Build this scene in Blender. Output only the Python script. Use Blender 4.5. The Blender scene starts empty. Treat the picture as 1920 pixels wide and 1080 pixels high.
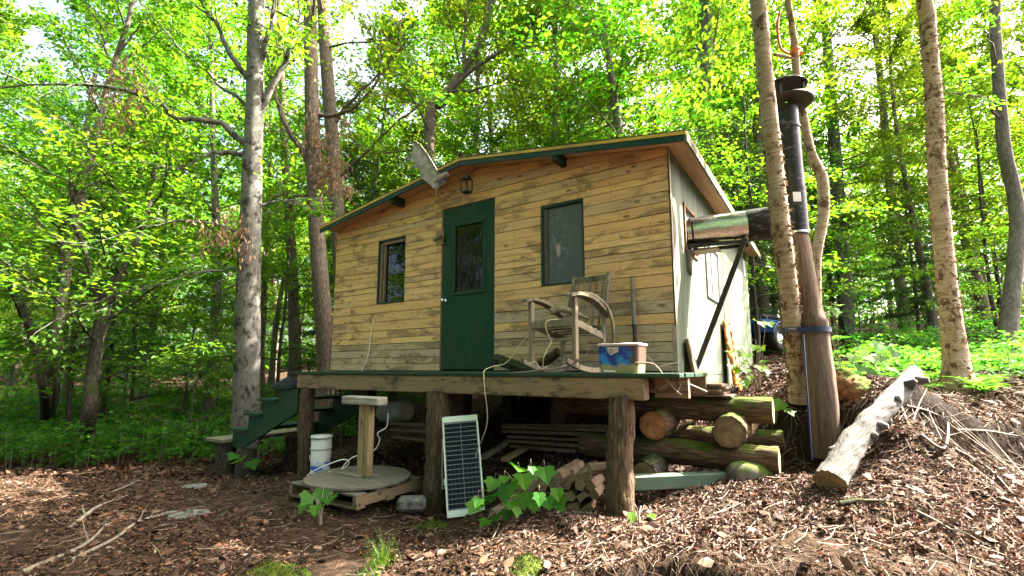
import bpy, math, random
import numpy as np
from mathutils import Vector, Matrix
R_ = math.radians
scene = bpy.context.scene
COL = scene.collection
rng = np.random.default_rng(7)
random.seed(7)

# ------------------------------------------------------------------ camera
PITCH = R_(7.55); FOC = 897.0; CX, CY = 960.0, 573.0
EYE = np.array([0, 0, 1.10])
cam_d = bpy.data.cameras.new('camera'); cam = bpy.data.objects.new('camera', cam_d); COL.objects.link(cam)
cam.location = EYE; cam.rotation_euler = (R_(90) + PITCH, 0, 0)
cam_d.sensor_width = 36; cam_d.lens = FOC / 1920 * 36; cam_d.shift_y = (CY - 540) / 1920
cam_d.clip_start = .05; cam_d.clip_end = 600
scene.camera = cam
_F = np.array([0, math.cos(PITCH), math.sin(PITCH)]); _U = np.array([0, -math.sin(PITCH), math.cos(PITCH)])
def ray(px, py): return np.array([1., 0, 0]) * (px - CX) / FOC + _F + _U * (CY - py) / FOC
def at(px, py, Y):
    d = ray(px, py); return EYE + d * (Y / d[1])
def atz(px, py, Z):
    d = ray(px, py); return EYE + d * ((Z - EYE[2]) / d[2])

# cabin frame: x along the front wall (0 = right corner, negative to the left), y into the cabin, z above the deck
CAB = np.array([1.541, 4.5, 1.08]); CAB_ROT = R_(-33.3)
ca, sa = math.cos(CAB_ROT), math.sin(CAB_ROT)
def cw(x, y, z): return np.array([CAB[0] + ca * x - sa * y, CAB[1] + sa * x + ca * y, CAB[2] + z])

# ------------------------------------------------------------------ noise
def _h(ix, iy, iz, seed):
    n = (ix.astype(np.int64) * 374761393 + iy.astype(np.int64) * 668265263 + iz.astype(np.int64) * 2147483647 + seed * 1274126177) & 0xffffffff
    n = ((n ^ (n >> 13)) * 1274126177) & 0xffffffff
    n = ((n ^ (n >> 16)) * 2246822519) & 0xffffffff
    return ((n ^ (n >> 15)) & 0xffffff) / float(0xffffff)
def vnoise(P, seed=0):
    P = np.asarray(P, float); I = np.floor(P); Fr = P - I; Fr = Fr * Fr * (3 - 2 * Fr); I = I.astype(np.int64)
    r = 0
    for dx in (0, 1):
        for dy in (0, 1):
            for dz in (0, 1):
                w = (Fr[:, 0] if dx else 1 - Fr[:, 0]) * (Fr[:, 1] if dy else 1 - Fr[:, 1]) * (Fr[:, 2] if dz else 1 - Fr[:, 2])
                r = r + w * _h(I[:, 0] + dx, I[:, 1] + dy, I[:, 2] + dz, seed)
    return r * 2 - 1
def fbm(P, oct=4, seed=0):
    P = np.asarray(P, float); a = 1.; t = 0; s = 0
    for i in range(oct):
        s = s + a * vnoise(P * 2 ** i, seed + i); t += a; a *= .5
    return s / t

# ------------------------------------------------------------------ ground height
GP = np.array([(0,-3,-.6),(0,0,-.35),(0,2.7,-.05),(-1.5,3,-.11),(-3,3,-.15),(-5.2,5.2,-.12),(-4.2,6,-.24),(-2.6,6,-.2),(-3.8,7,-.4),
 (-6.5,7.6,-.38),(-1.4,4.85,-.2),(-.75,4.8,-.28),(-.3,4.4,-.18),(.83,3.85,-.02),(.45,3.5,.04),(1.4,3.2,.12),(2.05,3.3,.27),(2.2,4.05,.22),(1.35,4.15,.13),
 (2.9,4.55,.26),(2.95,5.05,.8),(3.15,4.35,.72),(3.7,4.6,.8),(4.86,5.3,.86),(4.3,4.2,.42),(3.5,3.5,.38),(2.6,2.5,.1),(3.4,2.2,.08),(6.2,5.2,.95),(6,3.2,.5),
 (8.5,8,1.25),(2.7,5.7,.74),(2.9,6.6,.78),(3.4,8,1.0),(9,13.5,1.85),(5,14,1.75),(0,13,.5),(-2,9,-.25),(-.5,6.8,.0),(.8,6.2,.45),(-5,12,-.45),(-12,8,-.45),(-12,16,-.4),
 (-5,22,.2),(5,26,2.6),(20,20,3.2),(0,30,1.5),(-22,26,.4),(-30,0,-.5),(30,0,1.5),(0,-25,-1.5),(-60,60,2),(60,60,6),(0,90,4),(60,-60,0),(-60,-60,-1)], float)
def _ker(a, b): return -np.sqrt(((a[:, None] - b[None]) ** 2).sum(-1) + .15)
_A = _ker(GP[:, :2], GP[:, :2]); _n = len(GP)
_M = np.zeros((_n + 3, _n + 3)); _M[:_n, :_n] = _A; _M[:_n, _n] = 1; _M[:_n, _n + 1:] = GP[:, :2]; _M[_n:, :_n] = _M[:_n, _n:].T
_W = np.linalg.solve(_M, np.concatenate([GP[:, 2], [0, 0, 0]]))
def gz(x, y):
    x = np.atleast_1d(np.asarray(x, float)); y = np.atleast_1d(np.asarray(y, float)); q = np.stack([x, y], 1)
    z = np.zeros(len(x))
    for i in range(0, len(x), 20000):
        s = q[i:i + 20000]
        z[i:i + 20000] = _ker(s, GP[:, :2]) @ _W[:_n] + _W[_n] + s @ _W[_n + 1:]
    d = np.hypot(x, y)
    P3 = np.stack([x, y, 0 * x], 1)
    bank = np.clip((x - 1.2) / 1., 0, 1) * np.clip((7.5 - y) / 2, 0, 1) * np.clip((y - 1.2) / 1, 0, 1); z = z + bank * (.085 * fbm(P3 * 2.1 + 4.7, 3, 21) - .02)
    wob = .34 * vnoise(np.stack([x * 1.3, 0 * x, 0 * x + 3], 1), 31) + .05 * vnoise(np.stack([x * 5, 0 * x, 0 * x], 1), 32); sst = lambda t: np.clip(t, 0, 1) ** 2 * (3 - 2 * np.clip(t, 0, 1))
    z = z - .24 * np.clip(.75 + .6 * vnoise(np.stack([x * 1.1, 0 * x + 9, 0 * x], 1), 33), .15, 1) * sst((2.72 + wob - .06 * (x - 1) - y) / .16) * sst((x - .15) / .3) * sst((3.4 - x) / .5)
    z = z + .30 * (sst((y - 4.22 - wob) / .2) - .5) * sst((x - 3.25) / .3) * sst((7.5 - x) / .8) * sst((5.6 - y) / .9)
    z = z + .035 * fbm(P3 * 1.7, 3, 3) + .018 * vnoise(P3 * 7, 9) + np.clip((d - 9) / 20, 0, 1) * .5 * fbm(P3 * .12, 3, 11)
    return z
def g1(x, y): return float(gz(x, y)[0])

# ------------------------------------------------------------------ mesh building
class MB:
    def __init__(s): s.v = []; s.f = []; s.n = 0
    def add(s, V, F, mi=0):
        V = np.asarray(V, float).reshape(-1, 3); s.v.append(V)
        if isinstance(F, np.ndarray): s.f.append((F + s.n, mi))
        else:
            by = {}
            for q in F: by.setdefault(len(q), []).append(q)
            for k, q in by.items(): s.f.append((np.array(q) + s.n, mi))
        s.n += len(V); return s
    def box(s, a, b, mi=0, M=None, bev=0.0):
        a = np.array(a, float); b = np.array(b, float); lo = np.minimum(a, b); hi = np.maximum(a, b)
        if bev > 0:
            e = min(bev, .45 * (hi - lo).min()); V = []; 
            for sx in (0, 1):
                for sy in (0, 1):
                    for sz in (0, 1):
                        c = np.array([hi[0] if sx else lo[0], hi[1] if sy else lo[1], hi[2] if sz else lo[2]])
                        d = np.array([-e if sx else e, -e if sy else e, -e if sz else e])
                        for k in range(3):
                            q = c + d; q[k] = c[k]; V.append(q)
            I = lambda sx, sy, sz, k: (sx * 4 + sy * 2 + sz) * 3 + k
            F = []
            for k in range(3):
                i, j = [t for t in range(3) if t != k]
                for sd in (0, 1):
                    q = []
                    for (p, r) in ((0, 0), (1, 0), (1, 1), (0, 1)):
                        t = [0, 0, 0]; t[k] = sd; t[i] = p; t[j] = r; q.append(I(*t, k))
                    F.append(q)
                for p in (0, 1):
                    for r in (0, 1):
                        t0 = [0, 0, 0]; t0[i] = p; t0[j] = r; t1 = list(t0); t1[k] = 1
                        F.append([I(*t0, i), I(*t1, i), I(*t1, j), I(*t0, j)])
            for c in range(8): F.append([c * 3, c * 3 + 1, c * 3 + 2])
            V = np.array(V)
            cen = (lo + hi) / 2
            F2 = []
            for q in F:
                p = V[q]; nn = np.cross(p[1] - p[0], p[2] - p[0])
                F2.append(q if nn @ (p.mean(0) - cen) > 0 else q[::-1])
            F = F2
        else:
            V = np.array([[x, y, z] for x in (lo[0], hi[0]) for y in (lo[1], hi[1]) for z in (lo[2], hi[2])])
            F = [(0, 1, 3, 2), (4, 6, 7, 5), (0, 4, 5, 1), (2, 3, 7, 6), (0, 2, 6, 4), (1, 5, 7, 3)]
        if M is not None: V = xf(V, M)
        return s.add(V, F, mi)
    def beam(s, p0, p1, w, h, up=(0, 0, 1), mi=0, bev=.003):
        p0 = np.array(p0, float); p1 = np.array(p1, float); d = p1 - p0; L = np.linalg.norm(d); x = d / L
        y = np.cross(up, x); y /= np.linalg.norm(y); z = np.cross(x, y)
        M = np.eye(4); M[:3, 0] = x; M[:3, 1] = y; M[:3, 2] = z; M[:3, 3] = p0
        return s.box((0, -w / 2, -h / 2), (L, w / 2, h / 2), mi, M, bev)
    def tube(s, pts, rad, seg=10, mi=0, cap=True, capmi=None, nz=0., nfreq=3., seed=0, ridge=0., close=False):
        pts = np.asarray(pts, float); n = len(pts); rad = np.broadcast_to(np.asarray(rad, float), (n,))
        t = np.gradient(pts, axis=0); t /= np.linalg.norm(t, axis=1)[:, None] + 1e-9
        ref = np.array([0, 0, 1.]) if abs(t[0][2]) < .9 else np.array([1., 0, 0])
        a = np.cross(t[0], ref); a /= np.linalg.norm(a); A = [a]
        for i in range(1, n):
            a = A[-1] - t[i] * (A[-1] @ t[i]); a /= np.linalg.norm(a) + 1e-9; A.append(a)
        A = np.array(A); B = np.cross(t, A)
        th = np.linspace(0, 2 * np.pi, seg, endpoint=False)
        D = A[:, None] * np.cos(th)[None, :, None] + B[:, None] * np.sin(th)[None, :, None]
        r = np.repeat(rad[:, None], seg, 1)
        if nz or ridge:
            Q = (pts[:, None] + D * rad[:, None, None]).reshape(-1, 3)
            m = 1 + nz * fbm(Q * nfreq + seed * 7.3, 3, seed).reshape(n, seg)
            if ridge:
                k = np.stack([np.broadcast_to(np.cos(th) * 3.2, (n, seg)), np.broadcast_to(np.sin(th) * 3.2, (n, seg)), np.repeat((np.arange(n) * .25)[:, None], seg, 1)], -1).reshape(-1, 3)
                m = m + ridge * vnoise(k * 1.7 + seed, seed + 5).reshape(n, seg)
            r = r * m
        V = (pts[:, None] + D * r[..., None]).reshape(-1, 3)
        i = np.arange(n - 1)[:, None] * seg; j = np.arange(seg)[None]; j2 = (j + 1) % seg
        F = np.stack([i + j, i + j2, i + seg + j2, i + seg + j], -1).reshape(-1, 4)
        b = s.n; s.add(V, F, mi)
        if cap:
            cm = mi if capmi is None else capmi
            for e in (0, n - 1):
                ring = V[e * seg:(e + 1) * seg]; c = ring.mean(0)
                inner = c + (ring - c) * .55
                VV = np.concatenate([ring, inner, [c]]); FF = []
                for k in range(seg):
                    k2 = (k + 1) % seg
                    q = [k, seg + k, seg + k2, k2]; tr = [seg + k, 2 * seg, seg + k2]
                    if e: q = q[::-1]; tr = tr[::-1]
                    FF += [q, tr]
                s.add(VV, FF, cm)
        return s
    def lathe(s, prof, c=(0, 0, 0), seg=24, mi=0, M=None):
        prof = np.array(prof, float); th = np.linspace(0, 2 * np.pi, seg, endpoint=False); n = len(prof)
        V = np.stack([prof[:, 0][:, None] * np.cos(th), prof[:, 0][:, None] * np.sin(th), np.repeat(prof[:, 1][:, None], seg, 1)], -1).reshape(-1, 3) + np.array(c)
        i = np.arange(n - 1)[:, None] * seg; j = np.arange(seg)[None]; j2 = (j + 1) % seg
        F = np.stack([i + j, i + j2, i + seg + j2, i + seg + j], -1).reshape(-1, 4)
        if M is not None: V = xf(V, M)
        return s.add(V, F, mi)
    def prism(s, poly, a, b, axis=1, mi=0):
        """poly: 2-D points; extruded from a to b along axis (remaining axes take the polygon's coordinates in order)"""
        n = len(poly); V = []
        for d in (a, b):
            for p in poly:
                q = list(p); q.insert(axis, d); V.append(q)
        V = np.array(V, float); cen = V.mean(0)
        F = [list(range(n)), list(range(n, 2 * n))] + [[i, (i + 1) % n, n + (i + 1) % n, n + i] for i in range(n)]
        area = sum(poly[i][0] * poly[(i + 1) % n][1] - poly[(i + 1) % n][0] * poly[i][1] for i in range(n))
        flip = (area > 0) ^ (axis == 1) ^ (a > b)
        F = [F[0][::-1], F[1]] + F[2:] if flip else [F[0], F[1][::-1]] + [q[::-1] for q in F[2:]]
        return s.add(V, F, mi)
    def build(s, name, mats, parent=None, smooth=False, col=None, loc=None):
        me = bpy.data.meshes.new(name)
        V = np.concatenate(s.v) if s.v else np.zeros((0, 3))
        me.vertices.add(len(V)); me.vertices.foreach_set('co', V.astype(np.float32).ravel())
        tot = [F.shape[1] for F, _ in s.f for _ in range(1)]
        ls = np.concatenate([np.full(len(F), F.shape[1]) for F, _ in s.f]); li = np.concatenate([F.ravel() for F, _ in s.f]); mi = np.concatenate([np.full(len(F), m) for F, m in s.f])
        me.loops.add(len(li)); me.loops.foreach_set('vertex_index', li.astype(np.int32))
        me.polygons.add(len(ls)); st = np.concatenate([[0], np.cumsum(ls)[:-1]])
        me.polygons.foreach_set('loop_start', st.astype(np.int32)); me.polygons.foreach_set('loop_total', ls.astype(np.int32))
        me.polygons.foreach_set('material_index', mi.astype(np.int32))
        me.polygons.foreach_set('use_smooth', np.full(len(ls), bool(smooth)))
        for m in (mats if isinstance(mats, (list, tuple)) else [mats]): me.materials.append(m)
        if col is not None:
            at_ = me.attributes.new('tint', 'FLOAT', 'POINT'); at_.data.foreach_set('value', np.asarray(col, np.float32))
        me.update(calc_edges=True)
        o = bpy.data.objects.new(name, me); COL.objects.link(o)
        if parent is not None: o.parent = parent
        if loc is not None: o.location = loc
        return o
def xf(V, M):
    M = np.asarray(M); return np.asarray(V) @ M[:3, :3].T + M[:3, 3]
def frame(o, x, y, z):
    M = np.eye(4); M[:3, 0] = x; M[:3, 1] = y; M[:3, 2] = z; M[:3, 3] = o; return M
def tag(o, label, cat, group=None, kind=None):
    if label: o['label'] = label
    if cat: o['category'] = cat
    if group: o['group'] = group
    if kind: o['kind'] = kind
    return o
def thing(name, label, cat, loc=(0, 0, 0), rz=0, group=None):
    o = bpy.data.objects.new(name, None); COL.objects.link(o); o.location = loc; o.rotation_euler = (0, 0, rz)
    o.empty_display_size = .1
    return tag(o, label, cat, group)
def cabthing(name, label, cat, group=None): return thing(name, label, cat, CAB, CAB_ROT, group)
KIDS = {}
def copy_tree(o, parent=None):
    c = o.copy(); COL.objects.link(c); c.parent = parent
    for ch in KIDS.get(o.name, [x for x in bpy.data.objects if x.parent == o]): copy_tree(ch, c)
    return c

# ------------------------------------------------------------------ materials
class N:
    def __init__(s, name):
        s.m = bpy.data.materials.new(name); s.m.use_nodes = True; s.t = s.m.node_tree; s.t.nodes.clear()
        s.out = s.t.nodes.new('ShaderNodeOutputMaterial')
    def node(s, ty, **kw):
        n = s.t.nodes.new(ty)
        for k, v in kw.items(): setattr(n, k, v)
        return n
    def link(s, a, b): s.t.links.new(a, b)
    def inp(s, n, k, v):
        if v is None: return
        if isinstance(v, bpy.types.NodeSocket): s.link(v, n.inputs[k])
        else:
            if isinstance(v, tuple) and len(v) == 3 and n.inputs[k].type == 'RGBA': v = (*v, 1)
            n.inputs[k].default_value = v
    def coord(s, scale=(1, 1, 1), rnd=True, rot=(0, 0, 0)):
        c = s.node('ShaderNodeTexCoord').outputs['Object']
        if rnd:
            g = s.node('ShaderNodeNewGeometry').outputs['Random Per Island']
            mu = s.node('ShaderNodeVectorMath', operation='SCALE'); mu.inputs[0].default_value = (37, 61, 83); s.link(g, mu.inputs['Scale'])
            ad = s.node('ShaderNodeVectorMath', operation='ADD'); s.link(c, ad.inputs[0]); s.link(mu.outputs[0], ad.inputs[1]); c = ad.outputs[0]
        mp = s.node('ShaderNodeMapping'); mp.inputs['Scale'].default_value = scale; mp.inputs['Rotation'].default_value = rot; s.link(c, mp.inputs['Vector'])
        return mp.outputs[0]
    def noise(s, vec, scale=5, detail=4, rough=.55, dist=0):
        n = s.node('ShaderNodeTexNoise'); s.link(vec, n.inputs['Vector']); n.inputs['Scale'].default_value = scale; n.inputs['Detail'].default_value = detail
        n.inputs['Roughness'].default_value = rough; n.inputs['Distortion'].default_value = dist; return n.outputs['Fac']
    def voro(s, vec, scale=5, feature='F1', out='Distance'):
        n = s.node('ShaderNodeTexVoronoi', feature=feature); s.link(vec, n.inputs['Vector']); n.inputs['Scale'].default_value = scale; return n.outputs[out]
    def ramp(s, fac, stops, interp='LINEAR'):
        r = s.node('ShaderNodeValToRGB'); cr = r.color_ramp; cr.interpolation = interp
        while len(cr.elements) < len(stops): cr.elements.new(.5)
        for e, (p, c) in zip(cr.elements, stops):
            e.position = p; e.color = (*c, 1) if isinstance(c, tuple) else (c, c, c, 1)
        s.link(fac, r.inputs[0]); return r.outputs[0]
    def mix(s, fac, a, b, mode='MIX'):
        n = s.node('ShaderNodeMix', data_type='RGBA', blend_type=mode); 
        for k, v in (('Factor', fac), ('A', a), ('B', b)):
            sk = [i for i in n.inputs if i.name == k and (i.type == 'RGBA' if k != 'Factor' else i.type == 'VALUE')][0]
            if isinstance(v, bpy.types.NodeSocket): s.link(v, sk)
            else: sk.default_value = (*v, 1) if isinstance(v, tuple) else v
        return [o for o in n.outputs if o.type == 'RGBA'][0]
    def math(s, op, a, b=0.):
        n = s.node('ShaderNodeMath', operation=op); s.inp(n, 0, a); s.inp(n, 1, b); return n.outputs[0]
    def rand(s): return s.node('ShaderNodeNewGeometry').outputs['Random Per Island']
    def orand(s): return s.node('ShaderNodeObjectInfo').outputs['Random']
    def attr(s, nm='tint'): return s.node('ShaderNodeAttribute', attribute_name=nm).outputs['Fac']
    def bump(s, h, dist=.01, strength=1.):
        b = s.node('ShaderNodeBump'); b.inputs['Distance'].default_value = dist; b.inputs['Strength'].default_value = strength; s.link(h, b.inputs['Height']); return b.outputs[0]
    def bsdf(s, col, rough=.8, metal=0., normal=None, spec=.3, **kw):
        b = s.node('ShaderNodeBsdfPrincipled'); s.inp(b, 'Base Color', col); s.inp(b, 'Roughness', rough); s.inp(b, 'Metallic', metal); s.inp(b, 'Specular IOR Level', spec)
        if normal is not None: s.link(normal, b.inputs['Normal'])
        for k, v in kw.items(): s.inp(b, k, v)
        s.link(b.outputs[0], s.out.inputs[0]); return s.m
    def sep(s, axis):
        c = s.node('ShaderNodeTexCoord').outputs['Object']; x = s.node('ShaderNodeSeparateXYZ'); s.link(c, x.inputs[0]); return x.outputs[axis]

def wood(name, cols, axis=0, rough=.8, stain=.5, stainc=(.03, .028, .022), grain=1., bump=.003, knots=True, greyattr=None, fineamt=.55):
    """sawn wood: colour per piece, long grain along the axis, dark stains and knots"""
    n = N(name); sc = [9., 9., 9.]; sc[axis] = .55
    v = n.coord(tuple(sc)); g = n.noise(v, 3.2, 6, .62, .6)
    sc2 = [26., 26., 26.]; sc2[axis] = 1.4
    fine = n.noise(n.coord(tuple(sc2)), 4, 3, .6)
    k = len(cols); base = n.ramp(n.rand(), [(i / max(1, k - 1), c) for i, c in enumerate(cols)])
    col = n.mix(n.ramp(g, [(.28, .9), (.44, .22), (.6, 0.)]), base, tuple(c * .55 for c in cols[0]), 'MIX')
    col = n.mix(n.ramp(fine, [(.35, fineamt), (.6, 0.)]), col, tuple(c * .62 for c in cols[0]))
    if greyattr: col = n.mix(n.attr('tint'), col, greyattr)
    sv = [1.6, 1.6, 1.6]; sv[axis] = .55; sv = [q * 2.6 for q in sv]
    st = n.noise(n.coord(tuple(sv)), 1.3, 7, .72, .4)
    col = n.mix(n.math('MULTIPLY', n.ramp(st, [(.5, 0.), (.6, 1.)]), stain), col, stainc)
    if knots:
        kv = [7., 7., 7.]; kv[axis] = 3.2
        kd = n.voro(n.coord(tuple(kv)), 1.0)
        col = n.mix(n.ramp(kd, [(.0, .9), (.1, .75), (.15, 0.)]), col, tuple(c * .22 for c in cols[0]))
    return n.bsdf(col, rough, normal=n.bump(n.math('ADD', g, fine), bump * grain))
def bark(name, c1, c2, c3=None, sz=(14, 14, 3.0), bump=.02, spots=None, moss=None, crack=.4):
    n = N(name); v = n.coord(sz, rnd=False); f = n.noise(v, 1.5, 8, .7, 1.4); wv = n.noise(n.coord(tuple(q * 2.7 for q in sz), rnd=False), 1.2, 4, .7, .8)
    h = n.math('ADD', n.math('MULTIPLY', f, 1.1), n.math('MULTIPLY', wv, .3))
    if crack:
        vd = n.node('ShaderNodeVectorMath', operation='ADD'); n.link(v, vd.inputs[0]); k = n.node('ShaderNodeTexNoise'); n.link(v, k.inputs['Vector']); k.inputs['Scale'].default_value = .8; k.inputs['Detail'].default_value = 4; n.link(k.outputs['Color'], vd.inputs[1])
        h = n.math('ADD', n.math('MULTIPLY', h, .75), n.math('MULTIPLY', n.ramp(n.voro(vd.outputs[0], 1.5, 'DISTANCE_TO_EDGE'), [(0, 0.), (.3, .6)]), crack))
    col = n.ramp(h, [(.38, c1), (.66, c2), (.95, c3 or c2)])
    if spots:
        sp = n.noise(n.coord((3, 3, 2.2), rnd=False), 2.6, 5, .7)
        col = n.mix(n.ramp(sp, [(.53, 0.), (.6, 1.)]), col, spots)
    if moss:
        ms = n.noise(n.coord((1, 1, 1), rnd=False), 3.1, 5, .65)
        nz = n.node('ShaderNodeNewGeometry').outputs['Normal']; sx = n.node('ShaderNodeSeparateXYZ'); n.link(nz, sx.inputs[0])
        col = n.mix(n.ramp(n.math('ADD', n.math('MULTIPLY', sx.outputs[2], .3), ms), [(.6, 0.), (.74, 1.)]), col, moss)
    return n.bsdf(col, .9, normal=n.bump(h, bump), spec=.15)
def paint(name, col, worn=(.2, .2, .18), amt=.35, rough=.5, sc=(4, 4, 4), bump=.001, dirt=(.05, .045, .03)):
    n = N(name); f = n.noise(n.coord(sc), 3, 6, .7); f2 = n.noise(n.coord((1, 1, 1)), 2.2, 4)
    c = n.mix(n.math('MULTIPLY', n.ramp(f, [(.56, 0.), (.68, 1.)]), amt), col, worn)
    c = n.mix(n.math('MULTIPLY', n.ramp(f2, [(.45, 0.), (.7, 1.)]), .45), c, dirt)
    return n.bsdf(c, rough, normal=n.bump(f, bump), spec=.22)
def flat(name, col, rough=.6, metal=0., var=.25, sc=6, spec=.4):
    n = N(name); f = n.noise(n.coord((1, 1, 1)), sc, 5, .65)
    c = n.mix(n.ramp(f, [(.35, 0.), (.7, 1.)]), tuple(x * (1 - var) for x in col), tuple(min(1, x * (1 + var)) for x in col))
    return n.bsdf(c, rough, metal, spec=spec)
def leafmat(name, cols, trans, tw=.5, gloss=.012, vary=.35):
    n = N(name); k = len(cols); r = n.rand()
    c = n.ramp(r, [(i / max(1, k - 1), q) for i, q in enumerate(cols)])
    t = n.ramp(r, [(i / max(1, k - 1), q) for i, q in enumerate(trans)])
    o = n.orand(); hs = n.node('ShaderNodeHueSaturation'); n.link(t, hs.inputs['Color'])
    n.link(n.math('ADD', n.math('MULTIPLY', o, vary), 1 - vary / 2), hs.inputs['Value']); n.link(n.math('ADD', n.math('MULTIPLY', o, .05), .475), hs.inputs['Hue'])
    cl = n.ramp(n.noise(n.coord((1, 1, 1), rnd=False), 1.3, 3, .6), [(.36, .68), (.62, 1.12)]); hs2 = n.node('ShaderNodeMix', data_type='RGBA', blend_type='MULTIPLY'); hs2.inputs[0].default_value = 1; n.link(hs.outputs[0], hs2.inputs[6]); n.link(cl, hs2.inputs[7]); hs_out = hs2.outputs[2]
    d = n.node('ShaderNodeBsdfDiffuse'); n.link(c, d.inputs[0]); tr = n.node('ShaderNodeBsdfTranslucent'); n.link(hs_out, tr.inputs[0])
    m = n.node('ShaderNodeMixShader'); m.inputs[0].default_value = tw; n.link(d.outputs[0], m.inputs[1]); n.link(tr.outputs[0], m.inputs[2])
    g = n.node('ShaderNodeBsdfGlossy'); g.inputs['Roughness'].default_value = .5; g.inputs['Color'].default_value = (.9, .95, 1, 1)
    m2 = n.node('ShaderNodeMixShader'); m2.inputs[0].default_value = gloss; n.link(m.outputs[0], m2.inputs[1]); n.link(g.outputs[0], m2.inputs[2])
    n.link(m2.outputs[0], n.out.inputs[0]); return n.m

M = {}
M['plank'] = wood('pallet_plank_wood', [(.74, .43, .18), (.77, .47, .205), (.80, .51, .235), (.72, .42, .18), (.78, .48, .21), (.69, .41, .19), (.76, .45, .19)], 0, stain=.72, stainc=(.17, .11, .06), greyattr=(.44, .325, .22), fineamt=.3)
M['wood_grey'] = wood('weathered_grey_wood', [(.17, .15, .11), (.25, .22, .165), (.14, .12, .09)], 0, stain=.5)
M['wood_chair'] = wood('weathered_chair_wood', [(.21, .175, .115), (.26, .22, .15), (.16, .13, .085)], 2, stain=.6, knots=False, bump=.002)
M['wood_beam'] = wood('rough_beam_wood', [(.25, .175, .10), (.22, .15, .085), (.2, .14, .08)], 0, stain=.92, stainc=(.03, .024, .016))
M['wood_dark'] = wood('dark_floor_frame_wood', [(.07, .045, .028), (.10, .06, .035)], 0, stain=.5)
M['wood_board'] = wood('old_board_wood', [(.16, .11, .06), (.22, .15, .085), (.13, .1, .065)], 0, stain=.4)
M['wood_tan'] = wood('tan_plank_wood', [(.30, .22, .11), (.36, .26, .13)], 2, stain=.4, stainc=(.06, .05, .03))
M['wood_disc'] = wood('spool_disc_wood', [(.12, .105, .08), (.17, .15, .115)], 0, stain=.5)
M['split'] = wood('split_firewood', [(.22, .145, .085), (.30, .215, .135), (.18, .125, .08), (.26, .2, .14)], 1, stain=.35, knots=False, bump=.006)
M['plywood'] = wood('soffit_plywood', [(.60, .40, .25), (.66, .45, .29)], 1, stain=.15, stainc=(.3, .18, .11), bump=.001, knots=False, fineamt=.25)
M['green'] = paint('dark_green_paint', (.003, .040, .017), (.03, .075, .045), .5, .6, (3, 3, 1.1))
M['green_trim'] = paint('dark_green_trim_paint', (.005, .038, .026), (.09, .11, .09), .3, .55)
M['green_deck'] = paint('worn_green_deck_paint', (.007, .04, .02), (.06, .048, .03), .95, .65, (2.5, 9, 9))
M['yellow'] = paint('yellow_drip_edge', (.52, .34, .06), (.25, .18, .07), .3, .6)
M['roofing'] = flat('black_roll_roofing', (.028, .022, .022), .9, var=.5, sc=60)
M['black'] = paint('black_stove_paint', (.012, .012, .013), (.5, .5, .5), .25, .38, (3, 3, 9))
M['iron'] = flat('black_angle_iron', (.035, .026, .022), .5, .4, .5)
M['white'] = flat('white_plastic', (.46, .46, .44), .4, var=.08)
M['cord'] = flat('yellow_cord', (.46, .40, .22), .7, var=.2)
M['cable'] = flat('white_cable', (.68, .66, .6), .6, var=.1)
M['blue'] = flat('blue_webbing', (.007, .016, .055), .6, var=.3)
M['orange'] = flat('orange_webbing', (.62, .13, .02), .6, var=.2)
M['cloth'] = flat('navy_cloth', (.006, .008, .016), .95, var=.5)
M['foam'] = flat('orange_expanding_foam', (.68, .23, .03), .8, var=.35, sc=25)
M['alu'] = flat('aluminium_frame', (.55, .56, .58), .38, .6, .1)
M['stone'] = flat('grey_stone', (.12, .118, .108), .9, var=.6, sc=14)
M['rubber'] = flat('black_rubber', (.015, .015, .015), .85, var=.3)
M['bluepaint'] = flat('blue_body_plastic', (.012, .05, .22), .32, var=.15)
M['antler'] = flat('bleached_antler', (.30, .265, .225), .7, var=.4, sc=18)
M['interior'] = flat('dark_interior', (.02, .018, .015), .9)
M['vinyl_frame'] = flat('brown_window_frame', (.17, .12, .08), .55, var=.2)
n = N('steel_pipe'); f = n.noise(n.coord((2, 2, 14), rnd=False), 2, 4); M['steel'] = n.bsdf(n.ramp(f, [(.3, (.5, .5, .5)), (.7, (.72, .71, .7))]), n.ramp(f, [(.3, .16), (.7, .34)]), 1., n.bump(f, .004))
n = N('window_glass'); M['glass'] = n.bsdf((.003, .004, .003), .02, spec=.32, normal=n.bump(n.noise(n.coord((1, 1, 1)), 2.2, 2), .01, .35))
n = N('wavy_door_glass'); M['glass_wavy'] = n.bsdf((.002, .003, .002), .05, spec=.3, normal=n.bump(n.noise(n.coord((5, 5, 1.2)), 2.4, 2), .02, .22))
# scratched grey plexiglass pane: pale blue smears and one pinkish blot painted into its colour as a reflection
n = N('plexiglass_painted_reflection'); v = n.coord((9, 1, 5), rnd=False); s1 = n.noise(v, 1.6, 7, .75, 1.8); s2 = n.noise(n.coord((30, 1, 9), rnd=False), 1.2, 4, .7, 2.)
zz = n.sep('Z'); xx = n.sep('X')
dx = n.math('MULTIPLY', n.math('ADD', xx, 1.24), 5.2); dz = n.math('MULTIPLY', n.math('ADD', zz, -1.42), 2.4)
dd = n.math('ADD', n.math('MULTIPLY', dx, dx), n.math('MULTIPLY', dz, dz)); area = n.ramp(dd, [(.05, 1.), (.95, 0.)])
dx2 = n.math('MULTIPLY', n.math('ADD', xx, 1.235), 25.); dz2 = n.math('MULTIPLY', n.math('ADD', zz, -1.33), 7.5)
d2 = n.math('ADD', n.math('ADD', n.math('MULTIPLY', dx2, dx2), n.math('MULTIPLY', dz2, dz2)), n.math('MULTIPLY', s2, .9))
c = n.mix(n.ramp(s1, [(.4, 0.), (.75, .3)]), (.052, .056, .05), (.12, .125, .12))
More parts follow.
